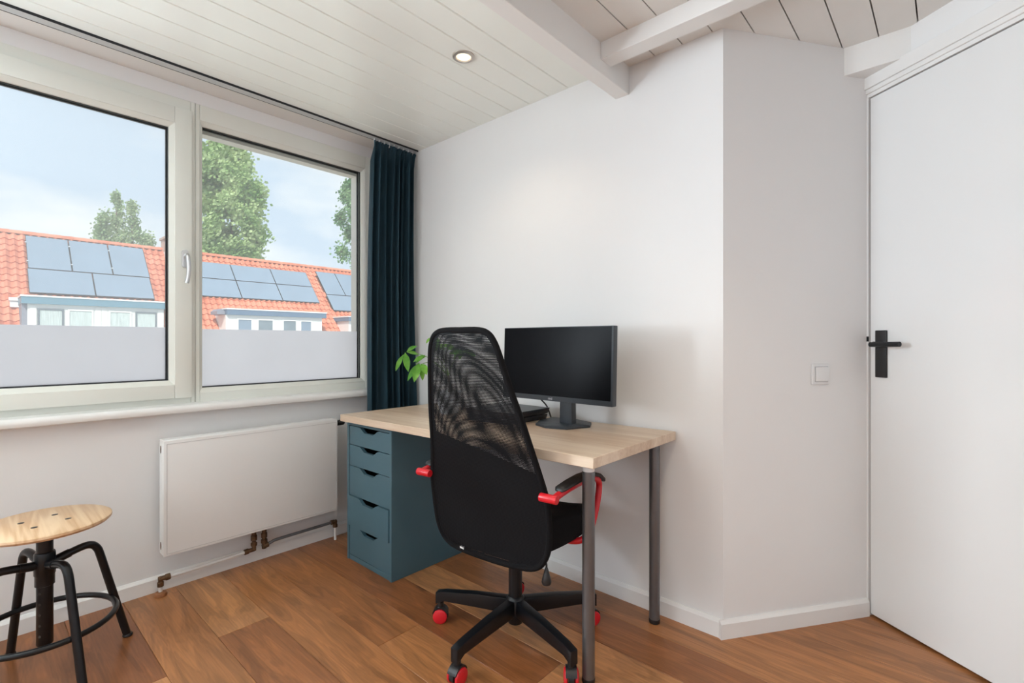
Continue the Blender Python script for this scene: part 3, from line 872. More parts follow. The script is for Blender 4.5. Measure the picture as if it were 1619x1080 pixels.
fitting([((XP, 0.998, 0.070), (XP, 0.998, 0.150), 0.0105), ((XP, 0.998, 0.098), (XP, 0.998, 0.116), 0.0150), ((XP, 0.998, 0.125), (XP, 0.998, 0.148), 0.0140), ((XP, 0.998, 0.150), (XP, 0.998, 0.190), 0.0110),
         ((XP, 0.990, 0.082), (XP, 1.018, 0.086), 0.0135)])
fitting([((XP, 1.352, 0.101), (XP, 1.372, 0.101), 0.0125), ((XP, 1.370, 0.101), (XP, 1.386, 0.101), 0.010), ((XP, 1.378, 0.108), (XP, 1.378, 0.075), 0.0105), ((XP, 1.378, 0.085), (XP, 1.378, 0.070), 0.0130)])
MB().lathe([(0.024, 0.0), (0.025, 0.006), (0.022, 0.014), (0.014, 0.018), (0.006, 0.018)], (XP, 0.566, 0.0), 24).build('floor_rosette', M_wooddark, rad)

# ------------------------------------------------------------------ drawer unit
dr = thing('drawer_unit', 'teal drawer unit with five drawers carrying the left end of the desk', 'drawer unit', (-2.10, 1.59, 0.0))
AX0, AX1, AY0, AY1 = -2.300, -1.910, 1.302, 1.872
bd = MB()
bd.box(AX0, AX0 + 0.017, AY0, AY1, 0.0, 0.695)
bd.box(AX1 - 0.017, AX1, AY0, AY1, 0.0, 0.695)
bd.box(AX0 + 0.017, AX1 - 0.017, AY0, AY1, 0.683, 0.695)
bd.box(AX0 + 0.017, AX1 - 0.017, AY0 + 0.004, AY1, 0.0, 0.026)
bd.box(AX0 + 0.017, AX1 - 0.017, AY1 - 0.012, AY1, 0.026, 0.683)
bd.build('body', M_teal, dr, bevel=0.0012, seg=1)
def drawer_front(xa, xb, za, zb, yf):
    xc = (xa + xb) / 2
    hw, dp = 0.073, 0.024
    top = [(xa, zb)]
    L = [(-hw - 0.022, 0), (-hw - 0.008, -0.001), (-hw + 0.004, -0.006), (-hw + 0.018, -0.015), (-hw + 0.034, -dp), ]
    pts = [(xc + a, zb + b) for a, b in L] + [(xc - a, zb + b) for a, b in reversed(L)]
    poly = [(xa, za), (xb, za), (xb, zb)] + list(reversed(pts)) + [(xa, zb)]
    return MB().prism(poly, yf, yf + 0.016, lambda a, b, c: (a, c, b))
zs = [0.681, 0.5850, 0.4790, 0.3290, 0.1760, 0.0285]
for k in range(5):
    zb, za = zs[k] - 0.0020, zs[k + 1] + 0.0014
    yf = AY0 + 0.003 - (0.007 if k == 3 else 0.0)
    d = drawer_front(AX0 + 0.0200, AX1 - 0.0200, za, zb, yf).build('drawer', M_teal, dr, smooth=False)
    inn = MB()
    inn.box(AX0 + 0.03, AX1 - 0.03, yf + 0.016, yf + 0.50, za + 0.012, za + 0.020)
    inn.box(AX0 + 0.03, AX0 + 0.042, yf + 0.016, yf + 0.50, za + 0.012, zb - 0.03)
    inn.box(AX1 - 0.042, AX1 - 0.03, yf + 0.016, yf + 0.50, za + 0.012, zb - 0.03)
    inn.build('drawer_box', M_gap, d, smooth=False)

# ------------------------------------------------------------------ desk
DZ = 0.716       # underside at the middle
roll = R(0.62)
desk = thing('desk', 'light oak desk top on a drawer unit and two round grey steel legs', 'desk', (-1.567, 1.575, 0.0))
tb = bx(-2.322, -0.812, 1.276, 1.874, DZ - 0.0075, DZ + 0.0265)
cx0 = -1.567
tb.v = [(x, y, z + (x - cx0) * math.tan(roll)) for x, y, z in tb.v]
tb.build('tabletop', M_desk, desk, bevel=0.0015, seg=1)
def under(x):
    return DZ - 0.0075 + (x - cx0) * math.tan(roll)
for (lx, ly) in ((-0.879, 1.352), (-0.872, 1.812)):
    zt = under(lx) - 0.0005
    lg = MB().cyl((lx, ly, 0.014), (lx, ly, zt - 0.030), 0.0205, n=28).build('leg', M_legmetal, desk, bevel=0.001, seg=1)
    MB().lathe([(0.0195, 0.0), (0.0215, 0.003), (0.0215, 0.016), (0.0195, 0.018)], (lx, ly, 0.0), 28).build('foot', M_blackpl, lg)
    MB().cyl((lx, ly, zt - 0.031), (lx, ly, zt - 0.004), 0.0198, n=28).build('height_collar', M_white_pl if ly < 1.5 else M_legmetal, lg)
    MB().cyl((lx, ly, zt - 0.005), (lx, ly, zt), 0.034, n=28).build('mounting_plate', M_legmetal, lg, bevel=0.001, seg=1)
    if ly < 1.5:
        tk = MB()
        for q in range(9):
            an = R(205 + q * 18)
            p = Vector((lx + 0.0198 * math.cos(an), ly + 0.0198 * math.sin(an), zt - 0.013))
            tx = Vector((-math.sin(an), math.cos(an), 0))
            h = 0.007 if q % 2 else 0.004
            nrm = Vector((math.cos(an), math.sin(an), 0)) * 0.0004
            vs = [p + tx * s_ * 0.0005 + nrm + Vector((0, 0, zq)) for zq in (0, h) for s_ in (-1, 1)]
            tk.add(vs, [(0, 1, 3, 2)])
        tk.build('scale_marks', M_seal, lg, smooth=False)

def desk_top(x):
    return DZ + 0.0265 + (x - cx0) * math.tan(roll)

# ------------------------------------------------------------------ monitor
mx0, mx1, mzb, mzt, myf = -1.490, -0.936, 0.862, 1.166, 1.600
mon = thing('monitor', 'black flat computer monitor switched off on a dark angular stand', 'monitor', (-1.20, 1.72, desk_top(-1.2)))
def tiltpt(x, y, z):                       # leans back 1.5 degrees
    return (x, y + (z - mzb) * math.tan(R(2.0)), z)
def tilt(m):
    m.v = [tiltpt(*p) for p in m.v]
    return m
tilt(bx(mx0, mx1, myf, myf + 0.030, mzb, mzt)).build('housing', M_monpl, mon, bevel=0.003)
tilt(bx(mx0 + 0.004, mx1 - 0.008, myf - 0.0010, myf + 0.002, mzb + 0.021, mzt - 0.003)).build('screen', M_screen, mon, smooth=False)
tilt(bx(mx0 + 0.12, mx1 - 0.12, myf + 0.028, myf + 0.055, mzb + 0.03, mzb + 0.21)).build('rear_cover', M_monpl, mon, bevel=0.006)
zt = desk_top(-1.2)
MB().prism([(-1.232, zt + 0.004), (-1.168, zt + 0.004), (-1.172, 0.95), (-1.228, 0.95)], 1.672, 1.705, lambda a, b, c: (a, c, b)).build('stand_column', M_monpl, mon, bevel=0.003)
bp_ = [(-1.335, 1.640), (-1.255, 1.606), (-1.165, 1.628), (-1.120, 1.735), (-1.165, 1.815), (-1.275, 1.850), (-1.390, 1.825), (-1.385, 1.73)]
bs = MB()
n_ = len(bp_)
cxy = (-1.245, 1.725)
ins = [(cxy[0] + (x - cxy[0]) * 0.96, cxy[1] + (y - cxy[1]) * 0.96) for x, y in bp_]
def dz_(x, h): return desk_top(x) + h
vs = [(x, y, dz_(x, 0.0)) for x, y in bp_] + [(x, y, dz_(x, 0.007)) for x, y in bp_] + [(x, y, dz_(x, 0.010)) for x, y in ins] + [(-1.235, 1.668, dz_(-1.2, 0.018)), (-1.165, 1.668, dz_(-1.2, 0.018)), (-1.165, 1.708, dz_(-1.2, 0.018)), (-1.235, 1.708, dz_(-1.2, 0.018))]
fs = [tuple(range(n_))[::-1]]
for k in range(n_):
    k2 = (k + 1) % n_
    fs += [(k, k2, n_ + k2, n_ + k), (n_ + k, n_ + k2, 2 * n_ + k2, 2 * n_ + k)]
T = 3 * n_
fs += [(16, 17, T), (17, 18, T + 1, T), (18, 19, T + 1), (19, 20, T + 2, T + 1), (20, 21, T + 2), (21, 22, T + 3, T + 2), (22, 23, T + 3), (23, 16, T, T + 3), (T, T + 1, T + 2, T + 3)]
bs.add(vs, fs)
bs.build('stand_base', M_monpl, mon, smooth=False)
# maker's mark on the lower bezel
tcv = bpy.data.curves.new('logo', 'FONT')
tcv.body = 'msi'
tcv.size = 0.016
tcv.extrude = 0.0002
tcv.align_x = 'CENTER'
tob = bpy.data.objects.new('logo_curve', tcv)
COL.objects.link(tob)
bpy.context.view_layer.update()
tme = bpy.data.meshes.new_from_object(tob.evaluated_get(bpy.context.evaluated_depsgraph_get()))
bpy.data.objects.remove(tob)
tme.materials.clear(); tme.materials.append(M_text)
lo_ = inst('logo', tme, mon, (-1.225 - mon.location.x, myf - 0.0006 - mon.location.y, mzb + 0.0055 - mon.location.z), (R(90), 0, 0))
# cable behind
tag(MB().tube(smooth_path([(-1.40, 1.835, desk_top(-1.4) + 0.004), (-1.43, 1.84, 0.80), (-1.445, 1.80, 0.845), (-1.40, 1.71, 0.90), (-1.32, 1.66, 0.94)], 8), 0.0035, 8).build('display_cable', M_blackpl),
    'black display cable rising behind the monitor from the console', 'cable')

# ------------------------------------------------------------------ game console
gc = thing('game_console', 'flat black two-tier game console lying on the desk beside the monitor', 'game console', (-1.53, 1.67, desk_top(-1.53)))
g0 = desk_top(-1.53)
def slant(x0, x1, ya, yb, z0_, z1_, sl):
    m = MB()
    vs = [(x0, ya + sl, z0_), (x1 - sl, ya + sl, z0_), (x1 - sl, yb, z0_), (x0, yb, z0_), (x0, ya, z1_), (x1, ya, z1_), (x1, yb, z1_), (x0, yb, z1_)]
    return m.add(vs, [(0, 3, 2, 1), (4, 5, 6, 7), (0, 1, 5, 4), (1, 2, 6, 5), (2, 3, 7, 6), (3, 0, 4, 7)])
slant(-1.675, -1.408, 1.552, 1.82, g0 + 0.001, g0 + 0.025, 0.010).build('lower_shell', M_console, gc, bevel=0.001, seg=1)
bx(-1.67, -1.42, 1.57, 1.815, g0 + 0.025, g0 + 0.029).build('groove', M_seal, gc, smooth=False)
slant(-1.675, -1.392, 1.545, 1.815, g0 + 0.029, g0 + 0.056, 0.012).build('upper_shell', M_console, gc, bevel=0.001, seg=1)

# ------------------------------------------------------------------ potted plant
px_, py_ = -1.925, 1.66
pz = desk_top(px_)
pl = thing('potted_plant', 'small potted plant with bright green leaves half hidden behind the chair back', 'plant', (px_, py_, pz))
MB().lathe([(0.046, 0.0), (0.050, 0.004), (0.062, 0.105), (0.064, 0.112), (0.059, 0.112), (0.056, 0.095)], (px_, py_, pz), 32).build('pot', M_pot, pl)
MB().lathe([(0.0005, 0.098), (0.03, 0.099), (0.057, 0.096)], (px_, py_, pz), 24, caps=False).build('soil', M_soil, pl)
tops = [Vector((-2.19, 1.595, 1.048)), Vector((-2.09, 1.620, 0.990)), Vector((-2.065, 1.650, 1.032)), Vector((-2.05, 1.655, 1.13)), Vector((-1.86, 1.70, 1.06)), Vector((-1.93, 1.62, 1.09))]
crown = Vector((px_ - 0.005, py_, pz + 0.19))
MB().tube(smooth_path([(px_, py_, pz + 0.09), (px_ + 0.004, py_ + 0.003, pz + 0.14), tuple(crown)], 5), [0.007] * 11, 8).build('trunk', M_bark, pl)
for tpt in tops:
    mid = crown.lerp(tpt, 0.5) + Vector((0, 0, 0.035))
    MB().tube(smooth_path([tuple(crown), tuple(mid), tuple(tpt)], 6), 0.0018, 6).build('stalk', M_stem, pl)
leaves = [((-2.202, 1.598, 1.05), (-2.16, 1.636, 1.081), 0.024), ((-2.202, 1.598, 1.048), (-2.162, 1.648, 1.034), 0.022),
          ((-2.205, 1.590, 1.046), (-2.154, 1.574, 0.944), 0.037), ((-2.210, 1.585, 1.036), (-2.229, 1.547, 0.947), 0.026),
          ((-2.079, 1.628, 1.034), (-2.101, 1.567, 0.998), 0.020), ((-2.073, 1.634, 1.03), (-2.142, 1.611, 0.987), 0.017),
          ((-2.100, 1.606, 0.992), (-2.124, 1.547, 0.899), 0.028), ((-2.100, 1.606, 0.990), (-2.074, 1.552, 0.895), 0.042),
          ((-2.094, 1.612, 0.988), (-2.033, 1.602, 0.933), 0.040), ((-2.092, 1.616, 0.985), (-2.089, 1.619, 0.899), 0.028),
          ((-2.056, 1.648, 1.128), (-2.076, 1.631, 1.095), 0.014), ((-2.052, 1.655, 1.130), (-2.02, 1.68, 1.09), 0.028)]
rl = random.Random(3)
for tpt in tops[4:]:
    for q in range(5):
        an = q * 2 * PI / 5 + rl.random()
        leaves.append((tuple(tpt), (tpt.x + 0.075 * math.cos(an), tpt.y + 0.075 * math.sin(an), tpt.z - 0.035 + rl.uniform(-0.015, 0.02)), 0.032))
def leaf(p, q, w):
    p, q = Vector(p), Vector(q)
    ax = q - p
    L = ax.length
    ax.normalize()
    view = Vector((0.62, -0.55, 0.55)).normalized()
    sd = ax.cross(view).normalized()
    nr = sd.cross(ax).normalized()
    prof = [(0.0, 0.04), (0.12, 0.34), (0.32, 0.85), (0.52, 1.0), (0.72, 0.80), (0.88, 0.42), (1.0, 0.02)]
    vs, fs = [], []
    for t, ww in prof:
        c = p + ax * (L * t) + nr * (L * 0.10 * math.sin(PI * t))
        for s_ in (-1, -0.5, 0, 0.5, 1):
            vs.append(c + sd * (w * 0.5 * ww * s_) + nr * (abs(s_) * w * 0.12 * ww))
    for j in range(len(prof) - 1):
        for i in range(4):
            fs.append((j * 5 + i, j * 5 + i + 1, (j + 1) * 5 + i + 1, (j + 1) * 5 + i))
    return MB().add(vs, fs)
for p, q, w in leaves:
    leaf(p, q, w).build('leaf', M_plant, pl, ang=80, solid=0.0005)

# ------------------------------------------------------------------ office chair (local: x right, y forward, z up)
ch = thing('office_chair', 'black mesh high-back office chair with red armrests and red castors at the desk', 'office chair', (-1.214, 1.372, 0.0), R(7.1))
base0 = -13.5 - 7.1
hub = MB().lathe([(0.020, 0.055), (0.027, 0.060), (0.032, 0.085), (0.034, 0.150), (0.028, 0.158), (0.0255, 0.160), (0.0255, 0.30), (0.0215, 0.302), (0.0215, 0.41)], n=28)
hub.build('gas_post', M_blackmetal, ch, local=True)
caster_yaw = [38, -25, -10, -50, 7]
wheel_me = MB().lathe([(0.010, -0.0065), (0.023, -0.0065), (0.0275, -0.004), (0.0285, 0.0), (0.0270, 0.004), (0.021, 0.0065), (0.004, 0.0075)], n=28, axis='x').mesh('wheel', M_red)
for k in range(5):
    a = R(base0 + 72 * k)
    ca, sa = math.cos(a), math.sin(a)
    def P(r, t, z):
        return (ca * r - sa * t, sa * r + ca * t, z)
    arm = MB()
    sec = [(0.022, 0.017, 0.092, 0.150), (0.16, 0.0165, 0.092, 0.142), (0.292, 0.0155, 0.090, 0.128), (0.328, 0.0150, 0.072, 0.120)]
    vs, fs = [], []
    for r, hw, zl, zh in sec:
        vs += [P(r, -hw, zl), P(r, hw, zl), P(r, hw, zh), P(r, -hw, zh)]
    for j in range(len(sec) - 1):
        for i in range(4):
            fs.append((j * 4 + i, j * 4 + (i + 1) % 4, (j + 1) * 4 + (i + 1) % 4, (j + 1) * 4 + i))
    fs += [(3, 2, 1, 0), tuple(range(4 * len(sec) - 4, 4 * len(sec)))]
    arm.add(vs, fs)
    arm.build('base_arm', M_blackmetal, ch, local=True, bevel=0.004)
    cx_, cy_, _ = P(0.312, 0, 0)
    yaw = R(caster_yaw[k] - 7.1)
    hood = MB()
    # rounded hood over the wheels
    prof = [(0.031 * math.cos(t), 0.0300 + 0.031 * math.sin(t)) for t in [R(-15 + 13.0 * q) for q in range(17)]]
    hood.prism(prof + [(-0.015, 0.020), (0.015, 0.014)], -0.0085, 0.0085, lambda p, q, c: (c, p, q))
    hood.prism([(0.031 * math.cos(t), 0.0310 + 0.033 * math.sin(t)) for t in [R(20 + 10.0 * q) for q in range(15)]], -0.018, 0.018, lambda p, q, c: (c, p, q))
    hood.cyl((0, 0, 0.055), (0, 0, 0.080), 0.012, n=14)
    cst = MB().add([Matrix.Rotation(yaw, 3, 'Z') @ Vector(p) + Vector((cx_, cy_, 0)) for p in hood.v], hood.f).build('castor', M_blackpl, ch, local=True)
    for sgn in (-1, 1):
        off = Matrix.Rotation(yaw, 3, 'Z') @ Vector((0.0175 * sgn, 0.0, 0.0286))
        inst('wheel', wheel_me, cst, (cx_ + off.x, cy_ + off.y, off.z), (0, 0, yaw + (0 if sgn > 0 else PI)))
# mechanism under the seat
mc = MB()
mc.box(-0.085, 0.085, -0.12, 0.12, 0.385, 0.408)
mc.box(-0.05, 0.05, -0.07, 0.07, 0.362, 0.388)
mc.build('tilt_mechanism', M_blackmetal, ch, local=True, bevel=0.004)
bx(-0.130, -0.112, -0.165, -0.160, 0.352, 0.368).build('label_tag', M_white_pl, ch, local=True, smooth=False)
# height lever with teardrop knob
lvp = MB().tube(smooth_path([(0.06, -0.06, 0.392), (0.16, -0.11, 0.395), (0.208, -0.130, 0.385), (0.214, -0.133, 0.362)], 5), 0.0035, 8)
lvo = lvp.build('height_lever', M_blackmetal, ch, local=True)
MB().lathe([(0.004, 0.0), (0.006, -0.006), (0.013, -0.030), (0.0165, -0.046), (0.014, -0.054), (0.006, -0.056)], (0.214, -0.133, 0.368), 16).build('lever_knob', M_blackpl, lvo, local=True)
# seat
def seat_top(v):
    pts = [(-0.21, 0.555), (-0.12, 0.520), (0.0, 0.500), (0.12, 0.488), (0.20, 0.468), (0.245, 0.440)]
    for (a, b), (c, d) in zip(pts, pts[1:]):
        if v <= c:
            t = max(0, (v - a) / (c - a))
            return b + (d - b) * t
    return pts[-1][1]
st = MB()
NU, NV = 20, 20
rows_t, rows_b = [], []
def seat_pt(i, j, top):
    s = -1 + 2 * i / NU
    t = -1 + 2 * j / NV
    # squircle mapping
    u = 0.245 * s * math.sqrt(1 - 0.16 * t * t)
    v = 0.048 + 0.198 * t * math.sqrt(1 - 0.16 * s * s)
    e = max(abs(s), abs(t))
    rim = max(0.0, (e - 0.80) / 0.20)
    zt_ = seat_top(v) + 0.020 * s * s - 0.030 * rim ** 2
    zb_ = 0.408 + 0.02 * max(0, -t) * 0 + 0.012 * rim ** 2
    zb_ = min(zb_, zt_ - 0.012)
    return (u, v, zt_ if top else zb_)
vs = [seat_pt(i, j, True) for j in range(NV + 1) for i in range(NU + 1)] + [seat_pt(i, j, False) for j in range(NV + 1) for i in range(NU + 1)]
NN = (NU + 1) * (NV + 1)
fs = []
for j in range(NV):
    for i in range(NU):
        q = [j * (NU + 1) + i, j * (NU + 1) + i + 1, (j + 1) * (NU + 1) + i + 1, (j + 1) * (NU + 1) + i]
        fs.append(tuple(q)); fs.append(tuple(x + NN for x in reversed(q)))
edge = [i for i in range(NU + 1)] + [j * (NU + 1) + NU for j in range(1, NV + 1)] + [NV * (NU + 1) + i for i in range(NU - 1, -1, -1)] + [j * (NU + 1) for j in range(NV - 1, 0, -1)]
for a, b in zip(edge, edge[1:] + edge[:1]):
    fs.append((a, b, b + NN, a + NN))
st.add(vs, fs).build('seat', M_blackfab, ch, local=True, ang=60)
# back
outl = [(0.0, 1.142), (0.075, 1.141), (0.110, 1.130), (0.130, 1.105), (0.145, 1.062), (0.168, 0.960), (0.190, 0.870), (0.215, 0.745), (0.238, 0.640), (0.246, 0.590), (0.245, 0.500), (0.236, 0.435), (0.212, 0.388), (0.170, 0.362), (0.09, 0.352), (0.0, 0.350)]
def back_v(z):
    return -0.200 - (z - 0.6) * math.tan(R(10.0)) + 0.018 * math.sin((z - 0.35) / 0.8 * PI * 1.6)
def half_w(z):
    pr = sorted([(b, a) for a, b in outl if a > 0.05])
    if z <= pr[0][0]:
        return pr[0][1] * 0.9
    for (a, b), (c, d) in zip(pr, pr[1:]):
        if z <= c:
            return b + (d - b) * (z - a) / max(1e-6, c - a)
    return pr[-1][1]
full = outl[:-1] + [(0.0, 0.350)] + [(-a, b) for a, b in reversed(outl[1:-1])]
rim = smooth_path([(u, back_v(z), z) for u, z in full], 4, closed=True)
MB().tube(rim, 0.0105, 12, closed=True).build('back_frame', M_blackfab, ch, local=True, ang=80)
def sheet(off, bulge, seed):
    m = MB()
    zs_ = [0.354 + (1.138 - 0.354) * (1 - math.cos(PI * j / 48)) / 2 for j in range(49)]
    def f(i, j):
        z = zs_[j]
        # ends close up with the rim
        hw = half_w(z)
        s = -1 + 2 * i / 24
        u = s * hw
        v = back_v(z) + off + bulge * (1 - s * s) * math.sin(PI * (z - 0.35) / 0.79) ** 0.6
        v += seed * 0.004 * math.sin(z * 17 + s * 3) * (1 - s * s)
        return (u, v, z)
    m.add([f(i, j) for j in range(49) for i in range(25)], [(j * 25 + i, j * 25 + i + 1, (j + 1) * 25 + i + 1, (j + 1) * 25 + i) for j in range(48) for i in range(24)])
    return m
sheet(-0.006, -0.004, 1).build('mesh_rear', M_mesh_a, ch, local=True, ang=80, label='see-through black mesh')
sheet(0.006, 0.030, -1).build('mesh_front', M_mesh_b, ch, local=True, ang=80, label='see-through black mesh')
# lumbar padding between the two sheets (lower half)
lp = MB()
def pad_pt(i, j, side):
    s = -1 + 2 * i / 20
    t = j / 20
    ztop = 0.735 - 0.05 * s
    z = 0.360 + (ztop - 0.360) * t
    hw = half_w(z) - 0.008
    u = s * hw
    thick = 0.014 * (1 - max(0, (t - 0.75) / 0.25) ** 2)
    return (u, back_v(z) + 0.004 + side * thick * 0.5 + 0.010 * (1 - s * s), z)
NP = 21
vs = [pad_pt(i, j, 1) for j in range(NP) for i in range(NP)] + [pad_pt(i, j, -0.3) for j in range(NP) for i in range(NP)]
fs = []
for j in range(NP - 1):
    for i in range(NP - 1):
        q = (j * NP + i, j * NP + i + 1, (j + 1) * NP + i + 1, (j + 1) * NP + i)
        fs += [q, tuple(x + NP * NP for x in reversed(q))]
lp.add(vs, fs).build('lumbar_pad', M_blackfab, ch, local=True, ang=80)
# armrests
for s in (-1, 1):
    u = 0.283 * s
    path = smooth_path([(u, -0.205, 0.622), (u, -0.175, 0.627), (u, -0.10, 0.632), (u, 0.02, 0.632), (u, 0.085, 0.622), (u, 0.118, 0.600), (u, 0.120, 0.57), (u, 0.100, 0.52), (u * 0.99, 0.065, 0.455), (u * 0.96, 0.035, 0.424), (u * 0.80, 0.02, 0.407), (u * 0.35, 0.02, 0.402)], 5)
    ar = MB().tube(path, 0.0115, 12).build('armrest', M_red, ch, local=True, ang=80)
    MB().cyl((0.236 * s, -0.208, 0.622), (0.297 * s, -0.208, 0.622), 0.0135, n=18).build('back_bolt', M_red, ar, local=True, bevel=0.002)
    pad = []
    for v, z, w, h in ((-0.172, 0.642, 0.014, 0.004), (-0.160, 0.646, 0.021, 0.008), (-0.10, 0.650, 0.023, 0.009), (-0.02, 0.652, 0.024, 0.009), (0.05, 0.647, 0.024, 0.009), (0.10, 0.632, 0.023, 0.008), (0.135, 0.612, 0.019, 0.007), (0.15, 0.600, 0.012, 0.004)):
        ring = [(u + w * math.cos(t) * (abs(math.cos(t)) ** -0.35 if abs(math.cos(t)) > 1e-3 else 1), v, z + h * math.sin(t) - 0.002) for t in [2 * PI * q / 16 for q in range(16)]]
        pad.append(ring)
    pm = MB()
    vs = [p for r_ in pad for p in r_]
    fs = [(j * 16 + i, j * 16 + (i + 1) % 16, (j + 1) * 16 + (i + 1) % 16, (j + 1) * 16 + i) for j in range(len(pad) - 1) for i in range(16)]
    fs += [tuple(range(16)), tuple(range(16 * (len(pad) - 1), 16 * len(pad)))]
    pm.add(vs, fs).build('arm_pad', M_blackpl, ar, local=True, ang=60)

# ------------------------------------------------------------------ stool
sx, sy = -2.235, 0.175
so = thing('stool', 'round wooden swivel stool with black steel tube legs in front of the wall', 'stool', (sx, sy, 0.0))
so_me = MB().lathe([(0.0005, 0.4895), (0.150, 0.4895), (0.166, 0.493), (0.1735, 0.501), (0.1725, 0.508), (0.166, 0.512), (0.0005, 0.512)], n=64, caps=False)
so_me.build('seat', M_stoolwood, so, local=True, ang=35)
for q in range(4):
    an = R(62 + 90 * q)
    MB().lathe([(0.0085, 0.5115), (0.0085, 0.5126), (0.005, 0.5130), (0.0003, 0.5130)], (0.062 * math.cos(an), 0.062 * math.sin(an), 0), 14, caps=False).build('screw', M_blackmetal, so, local=True)
MB().lathe([(0.0195, 0.105), (0.0215, 0.108), (0.0215, 0.30), (0.0255, 0.302), (0.0255, 0.335), (0.0275, 0.338), (0.0275, 0.405), (0.0255, 0.410), (0.0215, 0.412), (0.0215, 0.475), (0.055, 0.480), (0.06, 0.4896)], n=28).build('post', M_blackmetal, so, local=True)
MB().cyl((-0.028, -0.012, 0.318), (-0.018, -0.012, 0.318), 0.006, n=12).cyl((-0.040, -0.012, 0.318), (-0.028, -0.012, 0.318), 0.003, n=10).build('height_pin', M_blackmetal, so, local=True)
for q in range(5):
    MB().cyl((0.0195 * math.cos(R(-40)), 0.0195 * math.sin(R(-40)), 0.14 + 0.035 * q), (0.0219 * math.cos(R(-40)), 0.0219 * math.sin(R(-40)), 0.14 + 0.035 * q), 0.004, n=10).build('post_hole', M_gap, so, local=True)
for q in range(4):
    an = R(17 + 90 * q)
    ca, sa = math.cos(an), math.sin(an)
    def lp_(r, z):
        return (ca * r, sa * r, z)
    pth = smooth_path([lp_(0.022, 0.372), lp_(0.06, 0.380), lp_(0.105, 0.388), lp_(0.130, 0.384), lp_(0.146, 0.366), lp_(0.156, 0.336), lp_(0.185, 0.222), lp_(0.215, 0.105), lp_(0.240, 0.008)], 5)
    lg = MB().tube(pth, 0.0125, 14).build('leg', M_blackmetal, so, local=True, ang=70)
    MB().cyl(lp_(0.030, 0.373), lp_(0.066, 0.381), 0.0145, n=14).build('leg_socket', M_blackmetal, lg, local=True)
    MB().lathe([(0.014, 0.0), (0.016, 0.003), (0.016, 0.007), (0.013, 0.012)], lp_(0.242, 0.0), 18).build('foot', M_blackpl, lg, local=True)
MB().tube([(0.184 * math.cos(2 * PI * i / 64), 0.184 * math.sin(2 * PI * i / 64), 0.172) for i in range(64)], 0.0095, 12, closed=True).build('foot_ring', M_blackmetal, so, local=True, ang=80)

# ================================================================== outside
struct(bx(-120, -3.2, -80, 100, -5.8, -5.6), 'ground', M_grass, 'pale paved gardens between the two rows of houses', 'ground', smooth=False)
PH = R(47)
RX, RZ = -24.0, 4.815
sn_, cs_ = math.sin(PH), math.cos(PH)
def rp_(y, s, h=0.0):
    """roof point: along ridge y, down the slope s, height h off the roof plane"""
    return (RX + s * cs_ + h * sn_, y, RZ - s * sn_ + h * cs_)
TW, TG = 0.212, 0.300
def pantile():
    prof = [(0.0, 0.024), (0.03, 0.056), (0.065, 0.072), (0.10, 0.054), (0.135, 0.018), (0.17, 0.004), (0.205, 0.012), (0.222, 0.026)]
    vs, fs = [], []
    for s_, dh in ((0.0, 0.0), (0.335, 0.044)):
        for a, h in prof:
            vs.append((s_ * cs_ + (h + dh) * sn_, a, -s_ * sn_ + (h + dh) * cs_))
    for a, h in prof:
        s_, dh = 0.335, 0.004
        vs.append((s_ * cs_ + (h + dh) * sn_, a, -s_ * sn_ + (h + dh) * cs_))
    n = len(prof)
    for i in range(n - 1):
        fs.append((i, i + 1, n + i + 1, n + i))
        fs.append((n + i, n + i + 1, 2 * n + i + 1, 2 * n + i))
    return vs, fs
tvs, tfs = pantile()
tile_me = MB().add(tvs, tfs).mesh('roof_tile', M_tile, smooth=True, ang=50)
ridge_me = MB()
rs = []
for x_ in (0.0, 0.36):
    r_ = 0.105 if x_ == 0.0 else 0.118
    rs += [(r_ * math.cos(R(t)), x_, r_ * math.sin(R(t)) * 0.9) for t in range(-15, 196, 30)]
ridge_me.add(rs + [(p[0] * 0.88, p[1], p[2] * 0.88) for p in rs[8:]], [(i, i + 1, 8 + i + 1, 8 + i) for i in range(7)] + [(8 + i, 8 + i + 1, 16 + i + 1, 16 + i) for i in range(7)])
ridge_mesh = ridge_me.mesh('ridge_tile', M_tile)

arrays = {
    'A': [(1.37, 2.455, 0.20, 1.88), (2.475, 3.56, 0.20, 1.88), (3.58, 4.66, 0.20, 1.88), (1.35, 2.97, 1.91, 3.06), (2.99, 4.64, 1.91, 3.06)],
    'B': [(6.02, 7.70, 0.60, 1.62), (7.72, 9.38, 0.60, 1.62), (9.40, 11.08, 0.60, 1.62), (6.02, 7.70, 1.65, 2.72), (7.72, 9.38, 1.65, 2.72), (9.40, 11.08, 1.65, 2.72)],
    'C': [(11.64, 12.64, 0.42, 2.07), (12.66, 13.66, 0.42, 2.07), (13.68, 14.68, 0.42, 2.07), (11.62, 13.30, 2.10, 3.18), (13.32, 15.0, 2.10, 3.18)],
}
dorm = {
    # y0,y1 of fascia, wall y0,y1, z top, fascia height, fascia material, windows (y0,y1,grey?)
    'A': dict(f=(1.075, 4.86), w=(1.21, 4.56), zt=2.47, fh=0.25, m=M_fascia, win=[(1.42, 2.005, 1), (2.09, 2.70, 0), (3.07, 3.665, 0), (3.765, 4.35, 1)]),
    'B': dict(f=(6.50, 10.385), w=(6.58, 10.25), zt=2.355, fh=0.245, m=M_fascia2, win=[(6.88, 7.43, 2), (7.60, 8.23, 1), (8.57, 9.16, 1), (9.29, 9.80, 2)]),
    'C': dict(f=(11.44, 15.3), w=(11.52, 15.2), zt=2.25, fh=0.22, m=M_fascia2, win=[(11.9, 12.5, 1), (12.7, 13.3, 1), (13.7, 14.3, 1)]),
}
FX = -20.2
